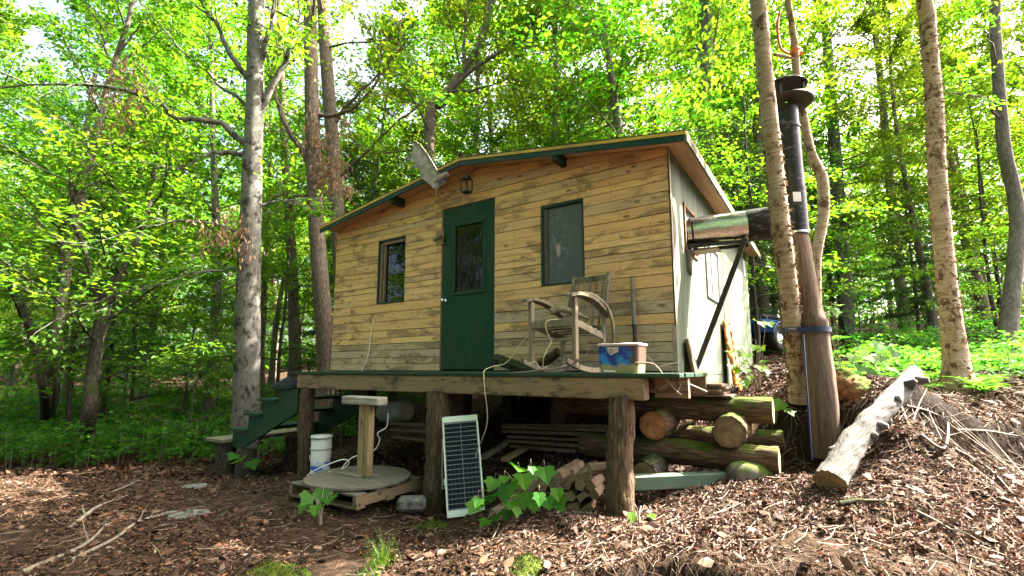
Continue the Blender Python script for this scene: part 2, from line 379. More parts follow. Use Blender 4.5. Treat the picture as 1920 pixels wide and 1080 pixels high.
c = n.mix(n.math('MULTIPLY', area, n.ramp(s1, [(.54, 0.), (.6, .75), (.66, 0.)])), c, (.2, .24, .34))
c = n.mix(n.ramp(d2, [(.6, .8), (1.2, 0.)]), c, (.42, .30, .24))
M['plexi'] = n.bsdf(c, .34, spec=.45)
# green plywood side wall, weathered in vertical streaks
n = N('side_wall_green_plywood'); v = n.coord((1, 7, .35), rnd=False); a = n.noise(v, 2.2, 6, .7); b = n.noise(n.coord((1, 2.2, .2), rnd=False), 2.0, 3)
c = n.mix(n.ramp(a, [(.42, 0.), (.68, 1.)]), (.052, .08, .045), (.135, .148, .115)); c = n.mix(n.ramp(b, [(.52, 0.), (.72, .75)]), c, (.205, .20, .145))
low = n.ramp(n.math('ADD', n.sep('Z'), n.math('MULTIPLY', a, .6)), [(.25, 1.), (.75, 0.)]); c = n.mix(n.math('MULTIPLY', low, n.ramp(n.noise(n.coord((1, 12, 1), rnd=False), 2.5, 4), [(.5, 0.), (.6, .6)])), c, (.09, .13, .06))
M['sidewall'] = n.bsdf(c, .75, normal=n.bump(a, .003))
n = N('solar_cell'); M['cell'] = n.bsdf(n.ramp(n.rand(), [(0, (.0035, .005, .016)), (1, (.007, .009, .026))]), .16, spec=.12)
# painted tub: blue with scuffed green, ochre and grey-brown patches
n = N('tub_picture_paint'); v = n.coord((1, 1, 1), rnd=False); q = n.noise(v, 7, 5, .6); q2 = n.noise(v, 11, 4, .65); zz = n.sep('Z'); xx = n.sep('X')
c = n.mix(n.ramp(q, [(.45, 0.), (.55, 1.)]), (.012, .035, .2), (.02, .2, .5))
c = n.mix(n.ramp(n.math('ADD', n.math('MULTIPLY', xx, 3.), n.math('MULTIPLY', q2, .55)), [(.5, 0.), (.68, 1.)]), c, (.075, .05, .035))
c = n.mix(n.ramp(n.math('SUBTRACT', n.math('ADD', n.math('MULTIPLY', q2, .14), -.005), zz), [(.0, 0.), (.02, 1.)]), c, (.28, .25, .12))
M['tubpaint'] = n.bsdf(c, .45)
# barks
M['bark_post'] = bark('cedar_post_bark', (.018, .011, .007), (.105, .07, .042), (.18, .13, .085), (26, 26, 2.4), .03)
M['bark_log'] = bark('log_bark', (.022, .014, .009), (.10, .064, .037), (.18, .12, .072), (22, 22, 2.6), .018, moss=(.06, .085, .012))
M['bark_beech'] = bark('pale_grey_bark', (.05, .047, .042), (.125, .118, .104), (.185, .178, .16), (8, 8, 4), .006, spots=(.032, .03, .026), crack=0)
M['bark_brown'] = bark('brown_bark', (.035, .028, .022), (.15, .115, .09), (.24, .19, .15), (15, 15, 4), .02)
M['bark_dark'] = bark('dark_bark', (.014, .012, .01), (.055, .046, .036), (.10, .085, .065), (13, 13, 4), .02, moss=(.03, .045, .012))
M['bark_grey'] = bark('slender_grey_bark', (.05, .043, .036), (.16, .14, .115), (.23, .21, .18), (10, 10, 3), .01, crack=.2)
M['bark_birch'] = bark('yellow_birch_bark', (.06, .04, .024), (.32, .245, .155), (.50, .42, .31), (2.6, 2.6, 30), .016, spots=(.10, .06, .034), crack=0)
n = N('peeling_birch_bark'); M['peel'] = n.bsdf(n.ramp(n.rand(), [(0, (.10, .06, .035)), (.4, (.26, .17, .10)), (1, (.46, .34, .22))]), .8, spec=.15)
M['bare'] = bark('bare_pole_wood', (.05, .034, .024), (.145, .105, .076), (.2, .155, .12), (16, 16, 1.1), .012, crack=.15)
M['driftwood'] = wood('bleached_log_wood', [(.088, .082, .075), (.118, .11, .10)], 2, stain=.75, stainc=(.05, .043, .036), bump=.014)
def cutwood(name, stops, dark):
    n = N(name); v = n.coord((1, 1, 1), rnd=False); q = n.noise(v, 9, 5, .7, .5); sx = n.node('ShaderNodeSeparateXYZ'); n.link(v, sx.inputs[0])
    r = n.math('SQRT', n.math('ADD', n.math('MULTIPLY', sx.outputs[0], sx.outputs[0]), n.math('MULTIPLY', sx.outputs[1], sx.outputs[1])))
    ring = n.math('SINE', n.math('ADD', n.math('MULTIPLY', r, 620.), n.math('MULTIPLY', q, 9.)))
    ang = n.math('ARCTAN2', sx.outputs[1], sx.outputs[0]); cx = n.node('ShaderNodeCombineXYZ'); n.link(n.math('MULTIPLY', ang, 2.2), cx.inputs[0]); n.link(n.math('MULTIPLY', r, 4.), cx.inputs[1]); ck = n.noise(cx.outputs[0], 3.2, 2, .5)
    c = n.ramp(q, stops); c = n.mix(n.ramp(ring, [(.55, 0.), (1, .4)]), c, dark); c = n.mix(n.ramp(ck, [(.30, 1.), (.345, 0.)]), c, tuple(x * .25 for x in dark)); c = n.mix(n.ramp(r, [(.085, 0.), (.125, .7)]), c, dark)
    return n.bsdf(c, .9, normal=n.bump(n.math('ADD', q, n.math('MULTIPLY', ck, .6)), .008), spec=.15)
M['cut'] = cutwood('sawn_log_end', [(.3, (.16, .075, .03)), (.6, (.42, .21, .085)), (.8, (.46, .28, .13))], (.17, .075, .03))
M['cut_old'] = cutwood('weathered_log_end', [(.3, (.08, .06, .035)), (.6, (.22, .16, .09)), (.8, (.28, .22, .13))], (.08, .058, .035))
# leaves
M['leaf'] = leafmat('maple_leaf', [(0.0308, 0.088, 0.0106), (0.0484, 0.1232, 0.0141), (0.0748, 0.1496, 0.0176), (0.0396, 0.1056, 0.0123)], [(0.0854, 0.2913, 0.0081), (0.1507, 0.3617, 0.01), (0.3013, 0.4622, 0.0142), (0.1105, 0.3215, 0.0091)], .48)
M['leaf_y'] = leafmat('yellow_green_beech_leaf', [(0.0449, 0.1232, 0.0106), (0.0636, 0.1452, 0.0123), (0.0823, 0.154, 0.0141)], [(0.1825, 0.3869, 0.0131), (0.2738, 0.4498, 0.0167), (0.3498, 0.4858, 0.0278)], .52)  # yellower green, varied per leaf
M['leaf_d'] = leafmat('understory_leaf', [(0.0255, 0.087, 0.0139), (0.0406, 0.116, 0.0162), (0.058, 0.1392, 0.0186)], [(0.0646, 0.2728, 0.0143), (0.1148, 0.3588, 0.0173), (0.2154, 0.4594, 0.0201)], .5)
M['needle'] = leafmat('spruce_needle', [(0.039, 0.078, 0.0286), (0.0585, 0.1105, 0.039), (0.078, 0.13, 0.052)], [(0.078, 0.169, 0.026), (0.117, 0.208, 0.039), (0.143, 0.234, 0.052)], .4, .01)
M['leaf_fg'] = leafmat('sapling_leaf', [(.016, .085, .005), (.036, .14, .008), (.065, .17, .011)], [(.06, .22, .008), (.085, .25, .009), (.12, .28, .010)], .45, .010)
M['leaf_dead'] = leafmat('dead_hanging_leaf', [(.2, .11, .06), (.3, .18, .11), (.24, .14, .09)], [(.3, .17, .09), (.4, .24, .14), (.3, .18, .1)], .4, .02)
M['grass'] = leafmat('grass_blade', [(.035, .11, .009), (.055, .14, .012)], [(.08, .22, .010), (.13, .27, .012)], .45, .012)
n = N('moss'); q = n.noise(n.coord((1, 1, 1), rnd=False), 30, 4, .7); M['moss'] = n.bsdf(n.ramp(q, [(.3, (.018, .03, .005)), (.7, (.06, .08, .010))]), .95, normal=n.bump(q, .015), spec=.1)
n = N('fallen_leaf'); M['litter'] = n.bsdf(n.ramp(n.rand(), [(0, (0.0174, 0.0079, 0.0048)), (0.25, (0.0502, 0.0237, 0.0133)), (0.5, (0.0936, 0.0474, 0.0258)), (0.7, (0.0334, 0.0159, 0.0091)), (0.84, (0.1204, 0.0692, 0.0406)), (0.93, (0.1806, 0.1317, 0.0944)), (0.97, (0.0669, 0.0363, 0.021)), (1, (0.1873, 0.0593, 0.021))]), .75, spec=.25)
n = N('rootlet'); M['rootlet'] = n.bsdf(n.ramp(n.rand(), [(0, (.03, .018, .012)), (.7, (.09, .06, .042)), (1, (.2, .15, .11))]), .9, spec=.1)
n = N('twig'); M['twig'] = n.bsdf(n.ramp(n.rand(), [(0, (.08, .055, .04)), (.6, (.2, .155, .12)), (1, (.3, .24, .19))]), .85, spec=.2)
n = N('forest_floor'); v = n.coord((1, 1, 1), rnd=False); q = n.noise(v, 1.1, 6, .7); w = n.voro(v, 24, 'F1', 'Color'); w1 = n.node('ShaderNodeSeparateColor'); n.link(w, w1.inputs[0])
c = n.ramp(w1.outputs[0], [(0, (.016, .010, .006)), (.5, (.045, .027, .016)), (1, (.085, .052, .032))]); c = n.mix(n.ramp(q, [(.45, 0.), (.65, .8)]), c, (.028, .018, .012))
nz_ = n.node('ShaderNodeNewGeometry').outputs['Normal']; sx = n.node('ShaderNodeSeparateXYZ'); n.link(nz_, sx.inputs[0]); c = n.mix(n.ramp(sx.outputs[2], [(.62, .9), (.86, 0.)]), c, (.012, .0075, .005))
M['ground'] = n.bsdf(c, .95, normal=n.bump(n.math('ADD', n.noise(v, 22, 5, .7), w1.outputs[1]), .03), spec=.1)

# ------------------------------------------------------------------ ground sheet
def axis_pts(lo, hi, c0, c1, fine, grow=1.09):
    p = list(np.arange(c0, c1, fine)); s = fine
    while p[-1] < hi: s = min(s * grow, 4); p.append(p[-1] + s)
    s = fine
    while p[0] > lo: s = min(s * grow, 4); p.insert(0, p[0] - s)
    return np.array(p)
gx = axis_pts(-110, 110, -5.5, 5.5, .045); gy = axis_pts(-70, 130, 1.6, 7.5, .045)
XX, YY = np.meshgrid(gx, gy); ZZ = gz(XX.ravel(), YY.ravel())
nx, ny = len(gx), len(gy); ii = np.arange(ny - 1)[:, None] * nx + np.arange(nx - 1)[None]
GF = np.stack([ii, ii + 1, ii + nx + 1, ii + nx], -1).reshape(-1, 4)
tag(MB().add(np.stack([XX.ravel(), YY.ravel(), ZZ], 1), GF).build('ground', M['ground'], smooth=True), None, None, kind='structure')
def drop(x, y, dz=0.): return np.array([x, y, g1(x, y) + dz])

# ------------------------------------------------------------------ leaves
def unit(v): return v / (np.linalg.norm(v, axis=-1, keepdims=True) + 1e-9)
def leaves(mb, B, fwd, nrm, L, wid=.55, fold=.12, mi=0, six=False):
    f = unit(fwd); s = unit(np.cross(nrm, f)); nn = np.cross(f, s); L = np.asarray(L)[:, None]; k = len(B)
    if six:
        V = np.stack([B, B + f * .3 * L + s * wid * .5 * L + nn * fold * L, B + f * .68 * L + s * wid * .36 * L + nn * fold * .6 * L, B + f * L - nn * .06 * L,
                      B + f * .68 * L - s * wid * .36 * L + nn * fold * .6 * L, B + f * .3 * L - s * wid * .5 * L + nn * fold * L], 1).reshape(-1, 3)
        i = np.arange(k)[:, None] * 6
        F = np.concatenate([i + np.array([[0, 1, 2, 3]]), i + np.array([[0, 3, 4, 5]])])
    else:
        V = np.stack([B, B + f * .45 * L + s * wid * .5 * L + nn * fold * L, B + f * L, B + f * .45 * L - s * wid * .5 * L + nn * fold * L], 1).reshape(-1, 3)
        i = np.arange(k)[:, None] * 4
        F = np.concatenate([i + np.array([[0, 1, 2]]), i + np.array([[0, 2, 3]])])
    mb.add(V, F, mi)
def spray(mb, rg, p0, p1, n, L, spread=.16, thick=.05, tilt=.35, six=False, droop=.25, wid=.6, mi=0):
    """leaves set along a twig from p0 to p1, in a rather flat spray"""
    t = rg.random(n) ** .8; P = p0 + (p1 - p0) * t[:, None]; d = unit(p1 - p0)
    sd = unit(np.cross(d, [0, 0, 1.])); o = rg.normal(0, spread, n)
    P = P + sd * o[:, None] + np.array([0, 0, 1.]) * rg.normal(0, thick, n)[:, None]
    f = d * rg.uniform(.2, 1, n)[:, None] + sd * (np.sign(o) * rg.uniform(.2, 1, n))[:, None] + np.array([0, 0, -1.]) * (droop * rg.uniform(0, 2, n))[:, None] + rg.normal(0, .2, (n, 3))
    nr = np.array([0, 0, 1.]) + rg.normal(0, tilt, (n, 3))
    leaves(mb, P, f, nr, L * rg.uniform(.65, 1.25, n), wid, .12, mi, six)
def path(p0, d, length, n, rg, wig=.08, curve=(0, 0, 0)):
    d = np.array(d, float) / np.linalg.norm(d); P = [np.array(p0, float)]
    for i in range(n):
        d = d + np.array(curve) / n + rg.normal(0, wig, 3); d /= np.linalg.norm(d); P.append(P[-1] + d * length / n)
    return np.array(P)
def smooth_path(P, n):
    P = np.asarray(P, float); k = len(P); t = np.linspace(0, k - 1, n); Q = np.concatenate([[2 * P[0] - P[1]], P, [2 * P[-1] - P[-2]]])
    i = np.minimum(t.astype(int), k - 2); u = (t - i)[:, None]
    a, b, c, d = Q[i], Q[i + 1], Q[i + 2], Q[i + 3]
    return .5 * (2 * b + (c - a) * u + (2 * a - 5 * b + 4 * c - d) * u ** 2 + (3 * b - a - 3 * c + d) * u ** 3)
def grow(mw, ml, rg, P, rad, cb, Rc, nl, twigs=5, nleaf=30, L=.11, six=False, up=.35, profile=.7, limb_r=.35, top=True, spreadm=1., curve=.1):
    """limbs from trunk path P (n,3) above fraction cb; twigs on them; leaves on the twigs"""
    n = len(P); cum = np.concatenate([[0], np.cumsum(np.linalg.norm(np.diff(P, axis=0), axis=1))]); H = cum[-1]
    for i in range(nl):
        t = (i + rg.uniform(.1, .9)) / nl; h = H * (cb + (.99 - cb) * t); q = np.array([np.interp(h, cum, P[:, k]) for k in range(3)]); r = np.interp(h, cum, rad)
        az = i * 2.399 + rg.normal(0, .4); ln = Rc * (.3 + .7 * (1 - t) ** profile) * rg.uniform(.65, 1.2)
        el = up + .75 * t + rg.normal(0, .12); d = (math.cos(az) * math.cos(el), math.sin(az) * math.cos(el), math.sin(el))
        lp = path(q, d, ln, 6, rg, .10, (0, 0, -curve)); lr = np.linspace(min(r * .55, limb_r * .12 * ln ** .5 * .3 + .006), .004, 7)
        mw.tube(lp, lr, 5, cap=False)
        for j in range(twigs):
            s = .22 + .78 * (j + rg.uniform(.2, .9)) / twigs; k = s * 6; a = lp[int(min(k, 5))]; b = lp[int(min(k, 5)) + 1]; p0 = a + (b - a) * (k - int(min(k, 5)))
            dd = unit(b - a); sd = unit(np.cross(dd, [0, 0, 1.])); sg = 1 if j % 2 else -1
            tl = ln * rg.uniform(.25, .45) * (1.15 - .5 * s); td = unit(dd * .7 + sd * sg * rg.uniform(.4, 1.1) + np.array([0, 0, rg.normal(.0, .15)]))
            p1 = p0 + td * tl; mw.tube(np.array([p0, (p0 + p1) / 2 + rg.normal(0, .03, 3), p1]), [.006, .004, .002], 3, cap=False)
            spray(ml, rg, p0, p1, int(nleaf * rg.uniform(.7, 1.3)), L, spread=.30 * tl * spreadm + .06, thick=.06 * spreadm, six=six)
def tree_obj(name, label, P, rad, barkm, leafm, seg=8, group=None, nz=.06, seed=1, flare=True, **kw):
    """a tree standing where its trunk path P starts: Empty > trunk, crown"""
    rg = np.random.default_rng(seed); P = np.array(P, float); base = P[0].copy(); P = P - base
    mw = MB(); ml = MB()
    mw.tube(P, rad, seg, nz=nz, nfreq=2.2, seed=seed)
    if kw: grow(mw, ml, rg, P, np.asarray(rad), **kw)
    e = thing(name, label, 'tree', base, 0, group)
    t = mw.build('trunk', barkm, e, True); kids = [t]
    if ml.n: kids.append(ml.build('crown', leafm, e))
    KIDS[e.name] = kids
    return e


# =================================================================== CABIN
SL = .153; RX = -2.45; WL = -5.11; WD = 5.3
def roofz(x): return 2.60 - SL * abs(x - RX) if x > RX else 2.60 - .1515 * abs(x - RX)
cabin = cabthing('cabin', 'small plank-clad cabin with green door and low gabled roof, raised above the slope', 'cabin')
def clip(poly, a, b, c):   # keep a*x+b*z<=c
    out = []
    for i in range(len(poly)):
        p, q = poly[i], poly[(i + 1) % len(poly)]; dp = a * p[0] + b * p[1] - c; dq = a * q[0] + b * q[1] - c
        if dp <= 0: out.append(p)
        if dp * dq < 0: t = dp / (dp - dq); out.append((p[0] + (q[0] - p[0]) * t, p[1] + (q[1] - p[1]) * t))
    return out
OPEN = [(-2.935, -2.08, 0, 2.11), (-4.145, -3.595, .93, 1.865), (-1.44, -.91, .93, 1.855)]
rows = [0]
rr = random.Random(4)
for z0, z1, k in ((0, .93, 9), (.93, 1.86, 10), (1.86, 2.11, 3), (2.11, 2.62, 5)):
    w = [rr.uniform(.75, 1.3) for _ in range(k)]; s_ = sum(w); z = z0
    for q in w: z += (z1 - z0) * q / s_; rows.append(z)
mb = MB(); tint = []
for ri in range(len(rows) - 1):
    z0, z1 = rows[ri] + .0032, rows[ri + 1] - .0032; zm = (z0 + z1) / 2
    if ri == 11: z1 -= .0015
    segs = [(WL, -.001)]
    for a, b, o0, o1 in OPEN:
        if o0 < zm < o1:
            segs = [t for s0, s1 in segs for t in ([(s0, min(s1, a)), (max(s0, b), s1)]) if t[1] - t[0] > .02]
    for s0, s1 in segs:
        cuts = [s0]; x = s0 + rr.choice([.4, .8, 1.2, 1.6, 2.0, 2.4])
        while x < s1 - .35: cuts.append(x); x += rr.choice([1.22, 1.62, 2.03, 2.44, 2.84])
        cuts.append(s1)
        for c0, c1 in zip(cuts[:-1], cuts[1:]):
            jz = rr.uniform(-.0012, .0012); ex = .0015
            poly = [(c0 + ex, z0 + jz), (c1 - ex, z0 + jz), (c1 - ex, z1 + jz), (c0 + ex, z1 + jz)]; sg_ = rr.uniform(-.0022, .0022); poly = [(a_, b_ + sg_ * (a_ - (c0 + c1) / 2) / max(.4, c1 - c0)) for a_, b_ in poly]
            poly = clip(poly, SL, 1, 2.60 + SL * RX - .034); poly = clip(poly, -.1515, 1, 2.60 - .1515 * RX - .034)
            if len(poly) < 3: continue
            th = .018 + rr.uniform(-.003, .004); n0 = mb.n
            mb.prism(poly, -th, 0, 1)
            wx = (c0 + c1) / 2; low = .50 if wx < -2.9 else .62
            g = 1 if zm < low * .55 else (.75 if zm < low * .75 else .15)
            g = max(0, min(1, g + rr.uniform(-.35, .25))) if zm < low else (rr.uniform(0, .1) if rr.random() < .82 else rr.uniform(.2, .65))
            if wx > -2.0 and .52 < zm < .66: g = 1
            tint += [g] * (mb.n - n0)
mb.build('plank_front_wall', M['plank'], cabin, col=tint)
# nail heads of the cladding
mb = MB()
for ri in range(len(rows) - 1):
    for sx in np.arange(-5.06, 0, .406):
        for k in range(2):
            x = sx + rr.uniform(-.015, .015) + k * .012; z = rows[ri] + (rows[ri + 1] - rows[ri]) * (.28 + .45 * k) + rr.uniform(-.01, .01)
            if z > roofz(x) - .06 or any(a - .01 < x < b + .01 and c - .01 < z < d + .01 for a, b, c, d in OPEN) or rr.random() < .25: continue
            mb.box((x - .0036, -.0238, z - .0036), (x + .0036, -.012, z + .0036))
mb.build('nail_heads', M['iron'], cabin)
# sheathing behind the boards and the other walls
mb = MB()
g = [(WL, -.2), (-.001, -.2), (-.001, roofz(0) - .036), (RX, 2.60 - .036), (WL, roofz(WL) - .036)]
mb.prism(g, .062, .12, 1); mb.build('front_sheathing', M['interior'], cabin)
mb = MB(); mb.prism(g, WD - .08, WD, 1); mb.box((WL, .12, -.2), (WL + .06, WD - .08, roofz(WL) - .036)); mb.box((WL, .0, 0), (WL + .04, .06, roofz(WL) - .036)); mb.box((-.04, .001, 0), (-.0005, .0615, roofz(0) - .037))
mb.box((WL + .06, .12, -.19), (-.06, WD - .08, -.02)); mb.build('rear_walls', M['green_trim'], cabin)
# green side wall of plywood sheets with seams, hole for the flue
mb = MB()
hx = (.50, 1.02, 1.28, 1.74)
for (y0, y1, z0, z1) in ((-.019, hx[0], -.045, 2.19), (hx[1], 1.2, -.045, 2.19), (hx[0], hx[1], -.045, hx[2]), (hx[0], hx[1], hx[3], 2.19),
                         (1.204, 1.5, -.045, 2.19), (1.5, 2.28, -.045, .92), (1.5, 2.28, 1.56, 2.19), (2.28, 2.42, -.045, 2.19), (2.424, 3.64, -.045, 2.19), (3.644, 4.86, -.045, 2.19), (4.864, WD + .01, -.045, 2.19), (.95, WD + .01, -.34, -.053)):
    mb.box((0, y0, z0), (.013, y1, z1))
mb.build('plywood_side_wall', M['sidewall'], cabin)
MB().box((-.02, .48, 1.26), (-.001, 1.04, 1.76)).build('flue_opening_back', M['interior'], cabin)
fr = MB()
for a, b in (((.013, .47, 1.74), (.03, 1.05, 1.775)), ((.013, .47, 1.245), (.03, 1.05, 1.28)), ((.013, .47, 1.28), (.03, .5, 1.74)), ((.013, 1.02, 1.28), (.03, 1.05, 1.74))): fr.box(a, b)
fr.build('flue_opening_frame', flat('rusty_flue_frame', (.16, .07, .03), .8, var=.6, sc=20), cabin)
w = MB(); w.box((.0, 1.5, .92), (.008, 2.28, 1.56)); wp = w.build('side_window', M['white'], cabin)
f2 = MB()
for a, b in (((.008, 1.47, .885), (.035, 2.31, .92)), ((.008, 1.47, 1.56), (.035, 2.31, 1.6)), ((.008, 1.47, .92), (.035, 1.505, 1.56)), ((.008, 2.275, .92), (.035, 2.31, 1.56)), ((.008, 1.83, .92), (.026, 1.86, 1.56))): f2.box(a, b)
f2.build('window_frame', M['white'], wp)
d2 = MB()
for y in (1.51, 1.815, 1.865, 2.262): d2.box((.008, y, .925), (.0095, y + .012, 1.555))
d2.box((.008, 1.525, .922), (.0095, 2.26, .932)); d2.build('window_gasket', M['rubber'], wp)
MB().box((.013, 4.78, 1.70), (.024, 5.02, 2.0), bev=.003).build('wall_vent', M['white'], cabin)
cb = MB(); cb.box((-.018, -.028, 0), (.0165, -.0195, .42)); cb.box((.0135, -.0265, .43), (.018, .012, 2.185)); cb.build('corner_trim', flat('pinkish_corner_strip', (.34, .24, .2), .7, var=.3), cabin)
# roof
def slope(mb, x0, x1, top, bot, y0, y1, mi=0):
    mb.prism([(x0, roofz(x0) + bot), (x1, roofz(x1) + bot), (x1, roofz(x1) + top), (x0, roofz(x0) + top)], y0, y1, 1, mi)
roof = MB(); slope(roof, RX + .0005, .245, .014, .0, -.268, WD + .22); slope(roof, -5.215, RX, .015, .0, -.268, WD + .22)
roof = roof.build('roof', M['roofing'], cabin)
s1 = MB(); slope(s1, RX + .0005, .222, -.002, -.026, -.25, WD + .2); slope(s1, -5.19, RX - .0005, -.002, -.026, -.25, WD + .2); s1.build('soffit', M['plywood'], roof)
s1 = MB(); slope(s1, RX, .226, -.028, -.094, -.272, -.252); s1.build('fascia', M['green_trim'], roof)
s1 = MB(); slope(s1, -5.2, RX - .001, -.028, -.094, -.272, -.252); s1.build('fascia', M['green_trim'], roof)
s1 = MB(); slope(s1, RX, .243, -.002, -.0345, -.279, -.2725); slope(s1, -5.212, RX - .001, -.002, -.0345, -.279, -.2725); s1.box((.2265, -.2525, roofz(.23) - .026), (.246, WD + .205, roofz(.23) - .003)); s1.build('drip_edge', M['yellow'], roof)
s1 = MB(); s1.box((.2235, -.251, roofz(.23) - .088), (.2435, WD + .2, roofz(.23) - .028)); s1.build('side_fascia', M['sidewall'], roof)
s1 = MB(); s1.box((.09, -.2, 2.08), (.2, -.02, 2.17)); 
rc = MB(); cr_ = np.random.default_rng(3)
for k in range(30):
    p = np.array([RX + cr_.normal(0, .1), -.15 + cr_.uniform(-.1, .4), 2.622 + cr_.uniform(0, .045)]); leaves(rc, p[None], cr_.normal(0, 1, (1, 3)), cr_.normal(0, 1, (1, 3)), np.array([.09]), .7)
tag(rc.build('debris_on_roof', M['litter']), 'small heap of dead leaves lying on the roof ridge', 'leaf heap'); bpy.data.objects['debris_on_roof'].location = CAB; bpy.data.objects['debris_on_roof'].rotation_euler = (0, 0, CAB_ROT)
for x in (-3.66, -1.13):
    b = MB(); z = roofz(x) - .028; b.box((x - .032, -.268 + .02, z - .118), (x + .032, -.019, z - .005), bev=.004); b.build('rafter_tail', M['green_trim'], roof)
# door
dr = MB(); dr.box((-2.915, -.006, .012), (-2.70, .04, 2.095)); dr.box((-2.262, -.006, .012), (-2.092, .04, 2.095)); dr.box((-2.70, -.006, .012), (-2.262, .04, .975)); dr.box((-2.70, -.006, 1.83), (-2.262, .04, 2.095))
door = dr.build('door', M['green'], cabin)
k = MB()
for a, b in (((-2.74, -.02, .938), (-2.222, -.006, .975)), ((-2.74, -.02, 1.83), (-2.222, -.006, 1.868)), ((-2.74, -.02, .975), (-2.70, -.006, 1.83)), ((-2.262, -.02, .975), (-2.222, -.006, 1.83))): k.box(a, b, bev=.005)
k.build('window_moulding', M['green'], door)
MB().box((-2.70, .004, .975), (-2.262, .012, 1.83)).build('door_glass', M['glass_wavy'], door)
MB().box((-2.91, -.0085, .02), (-2.10, -.006, .20)).build('kick_plate', M['green'], door)
k = MB(); k.lathe([(.0, 0), (.03, 0), (.03, .008), (.012, .012), (.011, .035), (.026, .045), (.03, .058), (.022, .07), (0, .074)], seg=16, M=frame((-2.868, -.006, .885), (1, 0, 0), (0, 0, 1), (0, -1, 0))); k.build('door_knob', M['steel'], door, True)
jm = MB(); jm.box((-2.9345, -.012, 0), (-2.9165, .06, 2.11)); jm.box((-2.0905, -.012, 0), (-2.0805, .06, 2.11)); jm.box((-2.9165, -.012, 2.0965), (-2.0905, .06, 2.1095)); jm.build('door_jamb', M['wood_board'], cabin)
lt = MB(); lt.box((-3.02, -.038, 1.63), (-2.885, -.0235, 1.815), bev=.003); lt = lt.build('latch_block', M['wood_tan'], cabin)
MB().beam((-3.04, -.056, 1.70), (-2.90, -.056, 1.745), .034, .036, mi=0).build('latch_peg', M['wood_grey'], lt)
# windows
def window(x0, x1, z0, z1, name, fm, pm, inset, fw, extra=None):
    g = MB(); g.box((x0 + .002, inset, z0 + .002), (x1 - .002, inset + .008, z1 - .002)); w = g.build(name, pm, cabin)
    f = MB(); e = .003
    f.box((x0 + e, -.022, z0 + e), (x0 + fw, inset + .03, z1 - e)); f.box((x1 - fw * .6, -.022, z0 + e), (x1 - e, inset + .03, z1 - e))
    f.box((x0 + fw + .0005, -.021, z1 - fw), (x1 - fw * .6 - .0005, inset + .03, z1 - e)); f.box((x0 + fw + .0005, -.023, z0 + e), (x1 - fw * .6 - .0005, inset + .03, z0 + fw * .8))
    f.build('window_frame', fm, w); return w
wl = window(-4.145, -3.595, .93, 1.865, 'window', M['green_trim'], M['glass'], .045, .026)
f = MB(); f.box((-4.118, .0, .955), (-4.075, .05, 1.82)); f.box((-4.075, .0, 1.79), (-3.615, .044, 1.835)); f.box((-4.055, .012, .955), (-4.03, .044, 1.79)); f.build('sash', M['vinyl_frame'], wl)
wr = window(-1.44, -.91, .93, 1.855, 'window', M['green_trim'], M['plexi'], .012, .028)
f = MB(); f.box((-1.411, -.004, .96), (-1.362, .011, 1.825)); f.build('sash', flat('grey_sash', (.07, .062, .052), .6), wr)
# floor frame and piers
fl = MB(); fl.box((WL + .02, .03, -.2), (-.02, .0595, -.003)); fl.box((-.055, .0605, -.2), (-.002, 5.2, -.05)); fl.build('floor_rim_joist', M['wood_beam'], cabin)
for x, y in ((-4.7, .35), (-2.9, .4), (-3.6, 2.6), (-1.2, 2.9), (-4.7, 4.6), (-2.2, 4.7), (-1.5, .55)):
    c = cw(x, y, 0); gzv = g1(c[0], c[1]) - CAB[2]
    if gzv < -.25:
        MB().box((x - .1, y - .1, gzv - .1), (x + .1, y + .1, -.2), bev=.01).build('pier', M['wood_dark'], cabin)

# =================================================================== DECK AND STAIRS
deck = cabthing('porch_deck', 'narrow green-edged porch deck on three bark-covered posts along the front wall', 'deck')
b = MB()
ys = np.linspace(-1.0, -.02, 8)
for a, c in zip(ys[:-1], ys[1:]): b.box((-4.49 + rr.uniform(-.02, .02), a + .003, -.045), (.275 + rr.uniform(-.01, .015) , c - .003, -.012 + rr.uniform(-.002, .002)), bev=.004)
b.build('decking', M['green_deck'], deck)
b = MB(); b.box((-4.45, -.985, -.218), (.0, -.86, -.046), bev=.008); b.build('front_beam', M['wood_beam'], deck)
b = MB(); b.box((.001, -.72, -.205), (.262, -.665, -.046)); b.box((-4.4, -.085, -.2), (.262, -.03, -.046)); b.build('rear_beam', M['wood_beam'], deck)
for x in (-3.9, -3.0, -2.05, -1.1, -.3): MB().box((x, -.86, -.19), (x + .05, -.085, -.046)).build('joist', M['wood_dark'], deck)
def post(xl, r, foot, lean, seed):
    top = np.array([xl, -.93, -.2]); c = cw(xl + lean, -.94, 0); z0 = foot - CAB[2] - .12
    t = np.linspace(0, 1, 22); t = np.linspace(0, 1, 40); P = np.array([xl + lean, -.94, z0]) + (top - np.array([xl + lean, -.94, z0])) * t[:, None] + .012 * np.stack([np.sin(t * 5 + seed), np.cos(t * 4), 0 * t], 1)
    q = MB(); q.tube(P, r * (1.12 - .16 * t), 28, nz=.14, nfreq=5, seed=seed, ridge=.17, capmi=1); q.build('post', [M['bark_post'], M['cut_old']], deck, True)
post(-.205, .098, 0., -.03, 3); post(-2.10, .118, -.28, -.02, 5); post(-4.285, .088, -.19, .05, 8)

